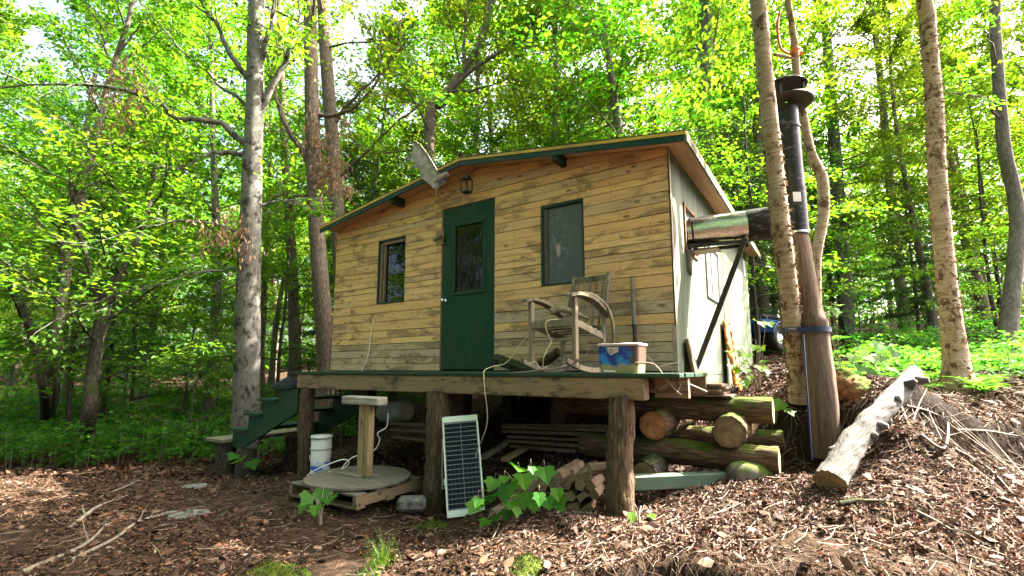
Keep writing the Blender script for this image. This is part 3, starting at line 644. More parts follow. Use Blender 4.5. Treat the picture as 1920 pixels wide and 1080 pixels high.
st = cabthing('porch_stairs', 'dark green wooden stairs descending from the left end of the porch to stumps', 'stairs')
tr = [(-5.02, .0 - .19), (-5.36, -.385), (-5.70, -.585), (-6.02, -.81)]
def stringer(y0, y1):
    pts = [(-4.52, -.055)]
    x = -4.86; z = -.215
    pts += [(-4.86, -.055), (-4.86, -.215)] if False else [(-4.84, -.225)]
    for (xa, zt), xn in zip(((-5.16, -.41), (-5.50, -.61), (-5.84, -.835)), (-5.16, -5.50, -5.84)):
        pts += [(xn, pts[-1][1]), (xn, zt)]
    pts = [(-4.42, -.24), (-4.85, -.24), (-4.85, -.41), (-5.19, -.41), (-5.19, -.61), (-5.53, -.61), (-5.53, -.84), (-5.90, -.84), (-5.93, -1.06), (-5.66, -1.07), (-4.42, -.52)]
    q = MB(); q.prism(pts, y0, y1, 1); q.build('stringer', M['green'], st)
stringer(-.98, -.94); stringer(.12, .16)
for x0, x1, z in ((-4.90, -4.52, -.236), (-5.24, -4.83, -.406), (-5.58, -5.17, -.606), (-5.95, -5.51, -.836)):
    q = MB(); q.box((x0, -1.03, z), (x1 - .02, .2, z + .038), bev=.005); q.build('tread', M['green_deck'], st)
q = MB(); q.box((-6.36, -1.12, -1.0), (-5.9, .35, -.955), bev=.005); q.build('landing_board', M['wood_grey'], st)
for i, (px_, py_, Yv, r) in enumerate(((424, 860, 7.1, .125), (462, 868, 6.85, .13), (560, 850, 7.6, .2))):
    p = at(px_, py_, Yv); z0 = g1(p[0], p[1]) - .1; ztop = CAB[2] - 1.005 if i != 1 else CAB[2] - 1.09
    t = np.linspace(0, 1, 9)[:, None]; q = MB(); q.tube(np.array([0, 0, 0]) + np.array([0, 0, ztop - z0]) * t, r * (1.1 - .12 * t[:, 0]), 22, nz=.12, nfreq=4, seed=20 + i, ridge=.09, capmi=1)
    o = q.build('stump', [M['bark_dark'], M['cut_old']], None, True); o.location = (p[0], p[1], z0)
    tag(o, ['dark bark stump holding up the outer end of the stair landing', 'dark stump under the foot of the near green stringer', 'thick squat stump in the shade behind the bottom stair tread'][i], 'stump')
# crumpled cloth on the top tread
th = np.linspace(0, 1, 12); XXg, YYg = np.meshgrid(th, th); cl = np.stack([XXg.ravel() * .34, YYg.ravel() * .3, 0 * XXg.ravel()], 1)
edge = np.minimum.reduce([XXg.ravel(), 1 - XXg.ravel(), YYg.ravel(), 1 - YYg.ravel()])
cl[:, 2] = .01 + np.clip(edge * 4, 0, 1) * (.075 + .05 * fbm(cl * 14, 3, 5)); i_ = np.arange(11)[:, None] * 12 + np.arange(11)[None]
q = MB().add(cl, np.stack([i_, i_ + 1, i_ + 13, i_ + 12], -1).reshape(-1, 4)).build('cloth', M['cloth'], None, True); q.location = cw(-4.9, -1.03, -.198); q.rotation_euler = (0, 0, CAB_ROT)
tag(q, 'crumpled dark navy cloth lying on the top stair tread', 'cloth')

# =================================================================== ROCKING CHAIR (own frame: x right seen from the front, -y to the front)
ch = thing('rocking_chair', 'weathered grey wooden rocking chair with slatted back on the porch', 'chair', cw(-.85, -.52, -.012), CAB_ROT - R_(9))
wm = M['wood_chair']; TL = R_(9)
def bm(name, p0, p1, w, h, up=(0, 1, 0), parent=ch, mat=wm): return MB().beam(p0, p1, w * .84, h * .84, up, bev=.006).build(name, mat, parent)
for s in (-1, 1):
    x = s * .245
    t = np.linspace(-1, 1, 17); y = t * .46 + .06; z = .022 + .085 * (np.abs(t) ** 2.2)
    q = MB(); V = []; F = []
    for a, c in zip(y, z): V += [(x - .017, a, c - .022), (x + .017, a, c - .022), (x + .017, a, c + .022), (x - .017, a, c + .022)]
    for k_ in range(16):
        for e in range(4): F.append((k_ * 4 + e, k_ * 4 + (e + 1) % 4, k_ * 4 + 4 + (e + 1) % 4, k_ * 4 + 4 + e))
    F += [(3, 2, 1, 0), (64, 65, 66, 67)]; q.add(V, F).build('rocker', wm, ch)
    bm('leg', (x, -.26, .05), (x * 1.02, -.265, .665), .05, .062); bm('leg', (x * .96, .2, .045), (x * .96, .235, .60), .042, .055)
    # curved armrest
    pts = smooth_path([(x * 1.04, -.36, .665), (x * 1.06, -.24, .69), (x * 1.08, .0, .66), (x * 1.04, .2, .575), (x * .98, .27, .53)], 14)
    ww = np.interp(np.linspace(0, 1, 14), [0, .12, .4, 1], [.035, .055, .05, .03]); q = MB(); V = []; F = []
    for p, w in zip(pts, ww): V += [p + [-w, 0, -.014], p + [w, 0, -.014], p + [w, 0, .014], p + [-w, 0, .014]]
    for k_ in range(13):
        for e in range(4): F.append((k_ * 4 + e, k_ * 4 + (e + 1) % 4, k_ * 4 + 4 + (e + 1) % 4, k_ * 4 + 4 + e))
    F += [(3, 2, 1, 0), (52, 53, 54, 55)]; q.add(V, F).build('armrest', wm, ch)
    bm('side_rail', (x, -.25, .44), (x * .96, .215, .335), .024, .075, (0, 0, 1)); bm('back_post', (x * .92, .22, .30), (x * .84, .40, .99), .045, .05)
bm('front_apron', (-.245, -.275, .44), (.245, -.275, .44), .024, .085, (0, 0, 1)); bm('stretcher', (-.24, -.262, .29), (.24, -.262, .29), .022, .034, (0, 0, 1)); bm('stretcher', (-.23, .205, .2), (.23, .205, .2), .022, .034, (0, 0, 1))
q = MB()
for k_ in range(6):
    y = -.23 + k_ * .078; z = .472 - .225 * (y + .25); q.beam((-.232, y, z), (.232, y, z), .066, .018, (0, -.2, 1))
q.build('seat', wm, ch)
bm('back_rail', (-.21, .395, .945), (.21, .395, .945), .026, .075, (0, -.25, 1)); bm('back_rail', (-.215, .27, .43), (.215, .27, .43), .026, .06, (0, -.25, 1))
for k_ in range(5): x = -.15 + k_ * .075; bm('back_slat', (x, .275, .45), (x, .388, .92), .034, .014, (0, 1, -.2))
def stickthing(name, label, pts, r, mat, cat='stick', n=18, seg=7, nz=.12, group=None, twigs=0, seed=0):
    P = smooth_path(pts, n); rad = np.interp(np.linspace(0, 1, n), [0, .7, 1], [r, r * .7, r * .35]); c = P[0].copy(); mb = MB(); mb.tube(P - c, rad, seg, nz=nz, nfreq=12, seed=seed)
    rg = np.random.default_rng(seed + 50)
    for k in range(twigs):
        i = int(rg.integers(n // 3, n - 1)); d = unit(P[min(i + 1, n - 1)] - P[i - 1]) + rg.normal(0, .6, 3); d[2] = abs(d[2]) * .5
        q = path(P[i] - c, d, rg.uniform(.1, .3), 4, rg, .15); mb.tube(q, np.linspace(rad[i] * .55, .0015, 5), 5)
    o = mb.build(name, mat, None, True); o.location = c; return tag(o, label, cat, group)
L2 = lambda p: list(cw(*p))
stickthing('curved_stick', 'thick curved grey branch draped over the right armrest of the rocking chair', [L2((-.68, -.68, .70)), L2((-.60, -.55, .70)), L2((-.53, -.38, .60)), L2((-.50, -.30, .42)), L2((-.52, -.27, .18)), L2((-.53, -.27, .03))], .024, M['wood_chair'], 'branch', nz=.2, seed=3)
stickthing('flat_driftwood', 'bleached curled driftwood piece lying across the rocking chair seat', [L2((-1.0, -.62, .56)), L2((-.9, -.55, .585)), L2((-.8, -.45, .54)), L2((-.72, -.35, .5))], .04, M['wood_chair'], 'driftwood', nz=.35, seed=4)
stickthing('dry_branch', 'long thin dry branch lying along the porch edge in front of the rocking chair', [at(962, 700, 4.38), at(1010, 695, 4.22), at(1060, 688, 4.13), at(1085, 676, 4.1), at(1128, 652, 4.05)], .010, M['twig'], 'branch', twigs=7, seed=5)
stickthing('forked_twig', 'pale forked twig hanging off the right end of the porch', [at(1190, 680, 3.75), at(1225, 683, 3.72), at(1245, 705, 3.66), at(1262, 727, 3.64), at(1277, 740, 3.62)], .0075, M['twig'], 'twig', twigs=6, seed=6)
stickthing('forked_twig', 'pale bent twig caught between the porch end and the big log', [at(1325, 735, 3.9), at(1296, 722, 3.86), at(1280, 716, 3.8), at(1268, 738, 3.75)], .009, M['twig'], 'twig', twigs=5, seed=9)
# painted tub
tb = cabthing('paint_tub', 'square tub with scuffed blue picture on its side near the right porch end', 'tub')
tb.location = cw(-.215, -.84, -.012)
def rr_poly(wx, wy, r, n=5):
    P = []
    for cx_, cy_, a0 in ((wx - r, wy - r, 0), (-wx + r, wy - r, 90), (-wx + r, -wy + r, 180), (wx - r, -wy + r, 270)):
        for k in range(n): a = R_(a0 + 90 * k / (n - 1)); P.append((cx_ + r * math.cos(a), cy_ + r * math.sin(a)))
    return np.array(P)
def loft(mb, rings, mi=0, capb=True):
    n = len(rings[0][0]); V = []; F = []
    for P, z in rings: V += [(p[0], p[1], z) for p in P]
    for k in range(len(rings) - 1):
        for j in range(n): j2 = (j + 1) % n; F.append((k * n + j, k * n + j2, k * n + n + j2, k * n + n + j))
    if capb: F.append(tuple(range(n))[::-1])
    return mb.add(V, F, mi)
q = MB(); loft(q, [(rr_poly(.155, .105, .035), 0.), (rr_poly(.165, .112, .035), .08), (rr_poly(.172, .118, .035), .225), (rr_poly(.166, .112, .032), .225), (rr_poly(.155, .102, .03), .02)]); q.build('tub_body', M['tubpaint'], tb)
q = MB(); loft(q, [(rr_poly(.176, .122, .035), .214), (rr_poly(.181, .127, .036), .222), (rr_poly(.181, .127, .036), .232), (rr_poly(.172, .118, .033), .236), (rr_poly(.168, .114, .032), .228)], capb=False); q.build('tub_rim', flat('pale_tub_rim', (.55, .44, .44), .5), tb)
lb = MB(); lb.prism([(-.085, .205), (.015, .205), (.01, .165), (-.02, .158), (-.05, .14), (-.075, .165)], -.1205, -.1185, 1); lb.build('paper_label', flat('torn_paper_label', (.52, .44, .34), .8, var=.2), tb)
q = MB(); q.lathe([(.017, 0), (.017, .003), (.010, .003), (.010, 0)], seg=16, M=frame((-.048, -.1195, .172), (1, 0, 0), (0, 0, 1), (0, -1, 0))); q.build('label_emblem', M['bluepaint'], tb)
tag(MB().tube([(0, 0, 0), (.09, 0, .0)], .011, 10).build('white_tube', M['white'], None, True), 'short white plastic tube lying in front of the blue tub', 'tube'); bpy.data.objects['white_tube'].location = cw(-.32, -.975, .0); bpy.data.objects['white_tube'].rotation_euler = (0, 0, CAB_ROT)
# digging bar against the wall
sh = cabthing('digging_tool', 'long-handled tool with grey wooden shaft leaning on the wall beside the chair', 'tool')
q = MB(); q.tube([(-.385, -.05, .935), (-.38, -.055, .7), (-.37, -.07, .45)], [.017, .021, .024], 12, nz=.1, seed=2); q.build('shaft', M['wood_grey'], sh, True)
q = MB(); q.tube([(-.37, -.07, .45), (-.362, -.085, .2), (-.35, -.1, -.01)], [.022, .02, .02], 10); q.box((-.40, -.105, -.01), (-.30, -.09, .2)); q.build('iron_blade', M['iron'], sh)
# split dark logs by the door
q = MB(); pts = [(-.03, 0), (.055, .0), (.075, .06), (.03, .11), (-.01, .075), (-.06, .12), (-.08, .05)]
q.prism(pts, 0, .46, 1); o = q.build('split_log', M['bark_dark']); o.location = cw(-1.98, -.2, .08); o.rotation_euler = (R_(-18), 0, CAB_ROT - R_(68)); tag(o, 'dark notched half log lying on the porch just right of the door', 'log')
q = MB(); q.tube([(0, 0, 0), (.16, 0, .07), (.3, 0, .15)], [.05, .055, .05], 9, nz=.2, seed=4); o = q.build('split_log', M['bark_log'], None, True); o.location = cw(-1.42, -.16, .05); o.rotation_euler = (0, 0, CAB_ROT - .2); tag(o, 'short mossy log stub propped up behind the rocking chair legs', 'log')
# cords
def cord(name, label, pts, r, mat, n=60, seg=6):
    P = smooth_path(pts, n); c = P[0].copy(); o = MB().tube(P - c, r, seg).build(name, mat, None, True); o.location = c; return tag(o, label, 'cord')
cord('yellow_cord', 'pale yellow cord running from the solar panel up to the rocking chair', [at(892, 858, 4.56), at(896, 842, 4.5), at(912, 800, 4.36), at(913, 765, 4.32), at(909, 735, 4.3), at(907, 705, 4.3), at(909, 694, 4.42), at(925, 687, 4.5), at(948, 681, 4.5), at(965, 660, 4.5), at(983, 637, 4.5), at(998, 625, 4.5)], .0042, M['cord'])
cord('yellow_cord', 'loose yellow cord hanging from the rocking chair seat to the deck', [at(1050, 598, 4.28), at(1026, 602, 4.22), at(1024, 618, 4.2), at(1033, 640, 4.2), at(1026, 655, 4.2), at(1019, 672, 4.2), at(1019, 689, 4.25), at(1025, 686, 4.2), at(1014, 692, 4.2), at(1003, 678, 4.3), at(990, 684, 4.3)], .0038, M['cord'])
cord('white_cable', 'thin white cable coming out of the front wall under the left window', [L2((-4.143, -.02, .765)), L2((-4.16, -.04, .72)), L2((-4.205, -.05, .5)), L2((-4.22, -.05, .3)), L2((-4.27, -.06, .12)), L2((-4.33, -.08, -.005))], .006, M['cable'])
# lantern, antler
ln = cabthing('lantern', 'small black lantern hanging under the roof peak above the door', 'lantern'); ln.location = cw(-2.36, -.225, 2.15)
q = MB(); q.box((-.05, -.05, 0), (.05, .05, .02), bev=.004); q.box((-.05, -.05, .17), (.05, .05, .19), bev=.004); q.box((-.035, -.035, .19), (.035, .035, .215), bev=.004)
for sx in (-1, 1):
    for sy in (-1, 1): q.box((sx * .048 - .006, sy * .048 - .006, .02), (sx * .048 + .006, sy * .048 + .006, .17))
q.build('cage', M['iron'], ln); q = MB(); q.tube([(0, 0, .02), (0, 0, .12)], .016, 10); q.build('candle', M['wood_tan'], ln, True)
q = MB(); a = np.linspace(0, 2 * np.pi, 17); q.tube(np.stack([.028 * np.cos(a), 0 * a, .245 + .03 * np.sin(a)], 1), .005, 6, cap=False); q.tube([(0, 0, .27), (0, .0, .33)], .004, 6); q.build('hanging_ring', flat('rusty_ring', (.2, .07, .04), .8), ln, True)
raw = [(785,140),(850,190),(910,260),(960,350),(985,405),(1010,432),(1045,452),(1040,480),(1005,520),(975,545),(948,552),(925,520),(900,500),(868,472),(856,440),(850,412),(825,385),(795,385),(735,406),(790,365),(802,350),(795,325),(770,300),(735,284),(690,285),(745,268),(775,235),(778,205),(768,170)]
pts = [onp for onp in raw]
def wallpt(px, py, off):
    P0 = cw(0, -off, 0); nrm = np.array([-sa, ca, 0]); d = ray(px, py); P = EYE + d * (np.dot(P0 - EYE, nrm) / np.dot(d, nrm)); q = P - CAB; return (q[0] * ca + q[1] * sa, q[2])
ap = np.array([wallpt(600 + x / 4.5, 230 + y / 4.5, .31) for x, y in raw]); c0 = ap.mean(0)
an = cabthing('moose_antler', 'bleached palmate moose antler fixed to the roof edge above the door', 'antler'); an.location = cw(c0[0], -.31, c0[1])
loc = ap - c0; V = []; F = []; m_ = len(loc)
for sgn in (-1, 1):
    for sc in (1., .6, .25):
        for p in loc * sc: V.append((p[0], sgn * (.004 + .010 * (1 - sc)) + .5 * (p[0] ** 2 + (p[1] * .7) ** 2) - .02, p[1]))
    V.append((0, sgn * .016 - .02, 0))
blk = 3 * m_ + 1
for sd in (0, 1):
    o_ = sd * blk
    for k_ in range(2):
        for j in range(m_): j2 = (j + 1) % m_; F.append((o_ + k_ * m_ + j, o_ + k_ * m_ + j2, o_ + (k_ + 1) * m_ + j2, o_ + (k_ + 1) * m_ + j))
    for j in range(m_): F.append((o_ + 2 * m_ + j, o_ + 2 * m_ + (j + 1) % m_, o_ + 3 * m_))
for j in range(m_): j2 = (j + 1) % m_; F.append((j, j2, blk + j2, blk + j))
MB().add(V, F).build('palm', M['antler'], an, True)
b0 = np.array(wallpt(822, 337, .31)) - c0; q = MB(); q.tube([(b0[0] - .05, -.01, b0[1] - .02), (b0[0] + .03, .0, b0[1] + .02), (b0[0] + .13, .03, b0[1] + .06)], [.03, .035, .03], 12, nz=.15); q.tube([(b0[0] - .02, 0, b0[1] - .04), (b0[0] - .03, .0, b0[1] - .12), (b0[0] - .055, .02, b0[1] - .19)], [.02, .013, .006], 8); q.build('antler_base', M['antler'], an, True)

# =================================================================== CHIMNEY
hp0 = cw(-.02, .75, 1.5); 
PT = at(1492, 412, 4.78)   # where the flue meets the standing pipe
jn = PT.copy()
pi = thing('flue_pipe', 'horizontal shiny stovepipe with black end leaving the side wall', 'stovepipe', hp0)
dv = jn - hp0; Lp = np.linalg.norm(dv); dn = dv / Lp; HR = .166
def seg_(a, b): return [dn * (Lp * a), dn * (Lp * b)]
MB().tube(seg_(0, .43), HR, 28).build('steel_section', M['steel'], pi, True)
MB().tube(seg_(.433, .56), HR * 1.01, 28).build('steel_section', M['steel'], pi, True)
MB().tube(seg_(.56, .97), HR * 1.03, 28).build('black_section', M['black'], pi, True)
for t in (.04, .43): MB().tube(seg_(t, t + .018), HR * 1.055, 28).build('clamp_band', M['steel'] if t > .1 else M['iron'], pi, True)
pole = thing('bare_pole', 'bare peeled wooden pole carrying the black standing stovepipe', 'pole', drop(2.96, 4.62, -.1))
b0 = np.array([2.96, 4.62, g1(2.96, 4.62) - .1]); ptop = np.array([jn[0], jn[1], jn[2] - .165])
P = smooth_path([b0, b0 * .66 + ptop * .34 + [.03, 0, 0], b0 * .45 + ptop * .55 + [.035, 0, 0], b0 * .3 + ptop * .7 + [.01, 0, 0], ptop], 26); t = np.linspace(0, 1, 26)
q = MB(); q.tube(P - b0, np.interp(t, [0, .5, .56, .64, 1], [.128, .125, .138, .115, .10]), 26, nz=.06, nfreq=5, seed=4, ridge=.07)
kn = P[14] - b0; q.tube([kn + [.07, -.01, -.02], kn + [.14, -.02, .03]], [.06, .035], 12, nz=.2); q.build('shaft', M['bare'], pole, True)
vp = thing('standing_stovepipe', 'tall black stovepipe with flaking paint and double rain cap', 'stovepipe', jn)
tp = at(1474, 200, 4.72) - jn; du = unit(tp); VR = .108
o = MB().tube([-du * .165, du * 0 + du * .33], VR * 1.06, 28); o.build('tee_section', M['black'], vp, True)
MB().tube([du * .333, du * .98], VR, 28).build('pipe_section', M['black'], vp, True); MB().tube([du * .983, tp], VR * .99, 28).build('pipe_section', M['black'], vp, True)
for k_ in (.30, .96, -.15): MB().tube([du * k_, du * (k_ + .02)], VR * 1.09, 28).build('joint_band', M['black'] if k_ > 0 else M['steel'], vp, True)
mx = frame(tp, (1, 0, 0), (0, 1, 0), du)
q = MB(); q.lathe([(.10, 0), (.24, .008), (.258, .022), (.255, .04), (.235, .048), (.12, .036), (.10, .03)], seg=36, M=mx); q.build('lower_cap_ring', M['iron'], vp, True)
q = MB(); q.lathe([(.0, .255), (.12, .248), (.19, .232), (.215, .205), (.208, .2), (.12, .228), (0, .232)], seg=36, M=mx); q.build('rain_cap', M['iron'], vp, True)
q = MB()
for a in range(4): an_ = R_(45 + 90 * a); q.add(*(lambda mm: (xf(np.concatenate(mm.v), mx), [tuple(r) for r in np.concatenate([x for x, _ in mm.f])]))(MB().box((.17 * math.cos(an_) - .012, .17 * math.sin(an_) - .012, .08), (.17 * math.cos(an_) + .012, .17 * math.sin(an_) + .012, .235))))
q.build('cap_strut', M['iron'], vp)
pl = MB(); pl.box((-.06, -.002, -.05), (.02, .002, .05)); o = pl.build('worn_sticker', M['white'], vp); o.location = du * .2 + np.array([-.02, -.119, 0])
# bracket below the flue
bk = cabthing('flue_bracket', 'black angle iron bracket propping up the horizontal stovepipe', 'bracket')
cl_ = lambda P: ((lambda q: (q[0] * ca + q[1] * sa, -q[0] * sa + q[1] * ca, q[2]))(np.array(P) - CAB))
e1 = np.array(cl_(hp0 + dn * Lp * .56)) + [0, -.09, -.185]; e2 = e1 + [0, .2, 0]
MB().beam((.015, .6, 1.325), e1, .045, .035).build('rail', M['iron'], bk); MB().beam((.015, .84, 1.325), e2, .045, .035).build('rail', M['iron'], bk)
MB().beam(e1 + [0, -.04, .02], (.06, .45, .0), .05, .03, (0, 1, 0)).build('strut', M['iron'], bk); MB().beam(e1 + [-.02, -.05, .025], e2 + [-.02, .05, .025], .04, .02).build('cross_piece', M['iron'], bk)
q = MB(); mid = (np.array((.015, .72, 1.32)) + e1 + [0, .1, 0]) / 2; q.box((.03, .62, 1.268), (e1[0] * .55, .84, 1.28)); q.build('heat_shield', flat('rusty_sheet', (.2, .12, .08), .5, .5), bk)
sp = MB(); rg = np.random.default_rng(12)
for k_ in range(14): y = .50 + rg.uniform(0, .12); sp.box((.014, y, 1.0 + rg.uniform(0, .18)), (.03 + rg.uniform(0, .02), y + .012, 1.27))
o = sp.build('tin_flashing', flat('bent_tin', (.2, .18, .16), .45, .6), bk)

# =================================================================== THINGS UNDER AND AROUND THE DECK
# solar panel
BLp, BRp, TLp = at(840, 972, 4.5), at(908, 964, 4.55), at(824, 783, 4.76)
o_ = (BLp + BRp) / 2; X_ = unit(BRp - BLp); Yv = TLp - BLp; Yv = unit(Yv - X_ * (Yv @ X_)); Z_ = np.cross(X_, Yv); H_ = np.linalg.norm(TLp - BLp); W_ = .345
sp = bpy.data.objects.new('solar_panel', None); COL.objects.link(sp); sp.matrix_world = Matrix(frame(o_, X_, Yv, Z_).tolist()); tag(sp, 'small solar panel in aluminium frame leaning on the middle deck post', 'solar panel')
q = MB(); w2 = W_ / 2
q.box((-w2 + .012, .062, 0), (w2 - .012, H_ - .062, .008)); q.build('backsheet', flat('cell_grid_backsheet', (.17, .175, .19), .5, var=.05), sp)
q = MB(); q.box((-w2, 0, -.02), (w2, .06, .014), bev=.003); q.box((-w2, H_ - .06, -.02), (w2, H_, .014), bev=.003); q.box((-w2, .06, -.02), (-w2 + .014, H_ - .06, .014)); q.box((w2 - .014, .06, -.02), (w2, H_ - .06, .014)); q.build('frame', M['alu'], sp)
q = MB(); nrow = 18; rh = (H_ - .14) / nrow
for r_ in range(nrow):
    for s in (-1, 1):
        nc = 4 if r_ < 9 else 1
        for c_ in range(nc):
            cwid = (w2 - .022) / nc; x0 = (-w2 + .020 if s < 0 else .002) + c_ * cwid; q.box((x0 + .0005, .07 + r_ * rh + .0032, .0083), (x0 + cwid - .0005, .07 + (r_ + 1) * rh - .0032, .0098))
q.build('solar_cells', M['cell'], sp)
q = MB(); q.box((-w2 - .012, .28, -.022), (-w2 - .002, .34, -.01)); q.beam((-w2 - .006, .70, -.012), (-w2 - .03, .26, -.11), .008, .012); q.beam((-w2 - .03, .26, -.11), (-w2 - .006, .26, -.012), .008, .012); q.build('folding_leg', M['alu'], sp)
def block(name, label, cat, c, size, rz, mat, bev=.006, rx=0, ry=0, group=None):
    q = MB(); h = np.array(size) / 2; q.box(-h, h, bev=bev); o = q.build(name, mat); o.location = c; o.rotation_euler = (rx, ry, rz); return tag(o, label, cat, group)
# spool table, stand, pallet
pc = at(672, 892, 4.95); TZ = pc[2]
pal = thing('pallet', 'old low wooden pallet on the ground under the round spool disc', 'pallet', (pc[0] + .03, pc[1] - .02, TZ - .165), CAB_ROT + R_(2))
q = MB()
for y in (-.36, -.12, .12, .36): q.box((-.52, y - .06, .108), (.42, y + .06, .126), bev=.003)
q.build('top_boards', M['wood_disc'], pal)
for x in (-.5, -.06, .4): MB().box((x - .02, -.42, .02), (x + .022, .42, .107)).build('stringer', M['wood_board'], pal)
q = MB()
for y in (-.36, .0, .36): q.box((-.52, y - .05, .0), (.42, y + .05, .019))
q.build('bottom_boards', M['wood_board'], pal)
sd = thing('spool_disc', 'large round wooden cable spool disc lying on the pallet', 'table top', (pc[0], pc[1], TZ - .03), CAB_ROT); q = MB(); q.lathe([(.0, 0), (.50, 0), (.51, .006), (.51, .028), (.5, .034), (0, .034)], seg=48); q.build('disc', M['wood_disc'], sd); q = MB(); q.box((-.22, -.09, .035), (.1, .0, .05)); q.box((-.05, .02, .035), (.2, .1, .046)); q.build('worn_boards', M['wood_grey'], sd)
tb2 = at(682, 884, 4.9); ts = thing('wooden_stand', 'yellowish wooden T-shaped stand standing on the round disc', 'stand', (tb2[0], tb2[1], TZ + .006), CAB_ROT)
hz = at(690, 760, 4.9)[2] - TZ
q = MB(); q.box((-.075, -.03, 0), (-.002, .045, hz), bev=.006); q.box((.002, -.02, 0), (.075, .05, hz), bev=.006); q.build('upright', M['wood_tan'], ts); q = MB(); q.box((-.31, -.07, hz), (.24, .07, hz + .082), bev=.012); q.build('cross_board', wood('pale_cross_board', [(.19, .145, .075)], 0, stain=.5, stainc=(.08, .07, .045)), ts)
# bucket
bp = at(600, 886, 5.62); bk2 = thing('white_bucket', 'white plastic bucket with blue label behind the left deck post', 'bucket', (bp[0], bp[1], g1(bp[0], bp[1]) - .01))
hb = at(600, 818, 5.62)[2] - bk2.location[2]
q = MB(); q.lathe([(0, 0), (.095, 0), (.1, .01), (.112, hb), (.107, hb), (.09, .01)], seg=28); q.build('bucket_body', M['white'], bk2, True)
q = MB(); q.lathe([(.1165, hb - .02), (.1185, hb - .02), (.1185, hb + .012), (.0, hb + .014)], seg=28); q.lathe([(.111, hb * .74), (.117, hb * .74), (.117, hb * .77), (.111, hb * .77)], seg=28); q.build('lid', M['white'], bk2, True)
q = MB(); q.lathe([(.1015, hb * .08), (.1065, hb * .48)], seg=28); q.build('printed_label', (lambda n: n.bsdf(n.ramp(n.noise(n.coord((1, 1, 3), rnd=False), 5, 2), [(.48, (.03, .12, .42)), (.54, (.55, .58, .62))]), .5))(N('blue_white_label')), bk2, True)
a = np.linspace(R_(200), R_(340), 14); q = MB(); q.tube(np.stack([.118 * np.cos(a), .118 * np.sin(a), hb * .62 - .1 * np.sin((a - a[0]) / (a[-1] - a[0]) * np.pi)], 1), .003, 5); q.build('wire_handle', M['alu'], bk2, True)
cord('white_cable', 'tangled white cable on the ground beside the white bucket', [at(620, 885, 5.1), at(578, 893, 5.15), at(590, 882, 5.1), at(640, 862, 5.1), at(655, 868, 5.15), at(640, 880, 5.2), at(660, 858, 5.2), at(700, 845, 5.3), at(712, 825, 5.3), at(708, 812, 5.3), at(725, 800, 5.35), at(728, 775, 5.4)], .006, M['cable'])
block('stone_block', 'pale grey stone block lying left of the middle deck post', 'stone', at(772, 944, 4.62) + [0, 0, .0], (.26, .16, .12), .12, M['stone'], .03)
# roll on the boards under the deck
rl = thing('rolled_drum', 'pale green cylinder lying on stacked boards under the deck', 'cylinder', at(763, 769, 6.4)); dd = np.array([-.75, .62, -.1]); q = MB(); q.tube([dd * 0, dd * .04, dd * .5], [.125, .14, .14], 24); q.build('drum', flat('pale_green_plastic', (.22, .26, .19), .6, var=.25), rl, True); q = MB(); q.tube([dd * -.008, dd * 0], [.11, .11], 24); q.tube([dd * -.016, dd * -.008], [.012, .012], 8); q.build('end_cap', flat('cream_disc', (.42, .40, .33), .7), rl)
def lumber(label, a, b, w, h, mat='wood_board'):
    a = np.array(a); b = np.array(b); q = MB(); q.beam(a - a, b - a, w, h, (0, 0, 1)); o = q.build('lumber_board', M[mat]); o.location = a; return tag(o, label, 'board', 'boards stored under the cabin')
B_ = 'long rough board stored in the dark under the cabin'
for i, (px0, py0, px1, py1, Y0, Y1) in enumerate(((945, 800, 1140, 806, 6.3, 4.9), (945, 808, 1135, 815, 6.2, 4.9), (948, 797, 1140, 799, 6.4, 5.0), (950, 826, 1100, 836, 6.1, 5.0), (960, 836, 1085, 846, 6.0, 5.0), (955, 818, 1120, 826, 6.3, 5.1), (735, 793, 800, 796, 6.6, 6.2), (735, 805, 805, 808, 6.6, 6.2), (740, 818, 805, 826, 6.6, 6.2))): lumber(B_, at(px0, py0, Y0), at(px1, py1, Y1), .09, .035)
lumber('short orange-brown board end lying on the dirt under the cabin', at(945, 862, 5.0), at(985, 840, 5.5), .07, .04, 'wood_tan'); lumber('short grey board lying on the dirt under the cabin', at(905, 858, 5.1), at(950, 830, 5.7), .06, .04, 'wood_grey')
# firewood
fwm = M['split']
FW = []
for r_, (n_, z, y) in enumerate(((8, -.03, 0), (8, .06, .02), (6, .145, .03), (3, .22, .04))):
    for k_ in range(n_): FW.append((r_, .06 + .105 * r_ * .55 + k_ * .107 + rr.uniform(-.012, .012), z + rr.uniform(-.01, .01), y + rr.uniform(-.03, .03)))
a0 = np.array([-.16, 4.3]); a1 = np.array([.74, 3.98]); dv2 = unit(a1 - a0); ang = math.atan2(dv2[1], dv2[0])
for r_, t, z, y in FW:
    t = t if r_ < 2 else .96 - (t - .06)
    t = min(t, .93)
    k_ = rr.choice([4, 5, 5, 6]); a = np.sort(np.array([2 * math.pi * (j + rr.uniform(-.3, .3)) / k_ for j in range(k_)])); rad = rr.uniform(.046, .062)
    poly = [(rad * math.cos(x) * rr.uniform(.85, 1.1), rad * math.sin(x) * rr.uniform(.8, 1.05)) for x in a]; q = MB(); L_ = rr.uniform(.3, .4); q.prism(poly, 0, L_, 1); o = q.build('firewood', fwm)
    p = a0 + dv2 * t; base = min(g1(p[0], p[1]), g1(p[0] + .1, p[1] + .25)) + .03
    o.location = (p[0] + y * .3, p[1] - y, base + z + .03); o.rotation_euler = (rr.uniform(-.05, .05), 0, ang + rr.uniform(-.12, .12)); tag(o, 'split firewood piece in the low pile between the solar panel and right post', 'firewood', 'firewood pile under the deck')
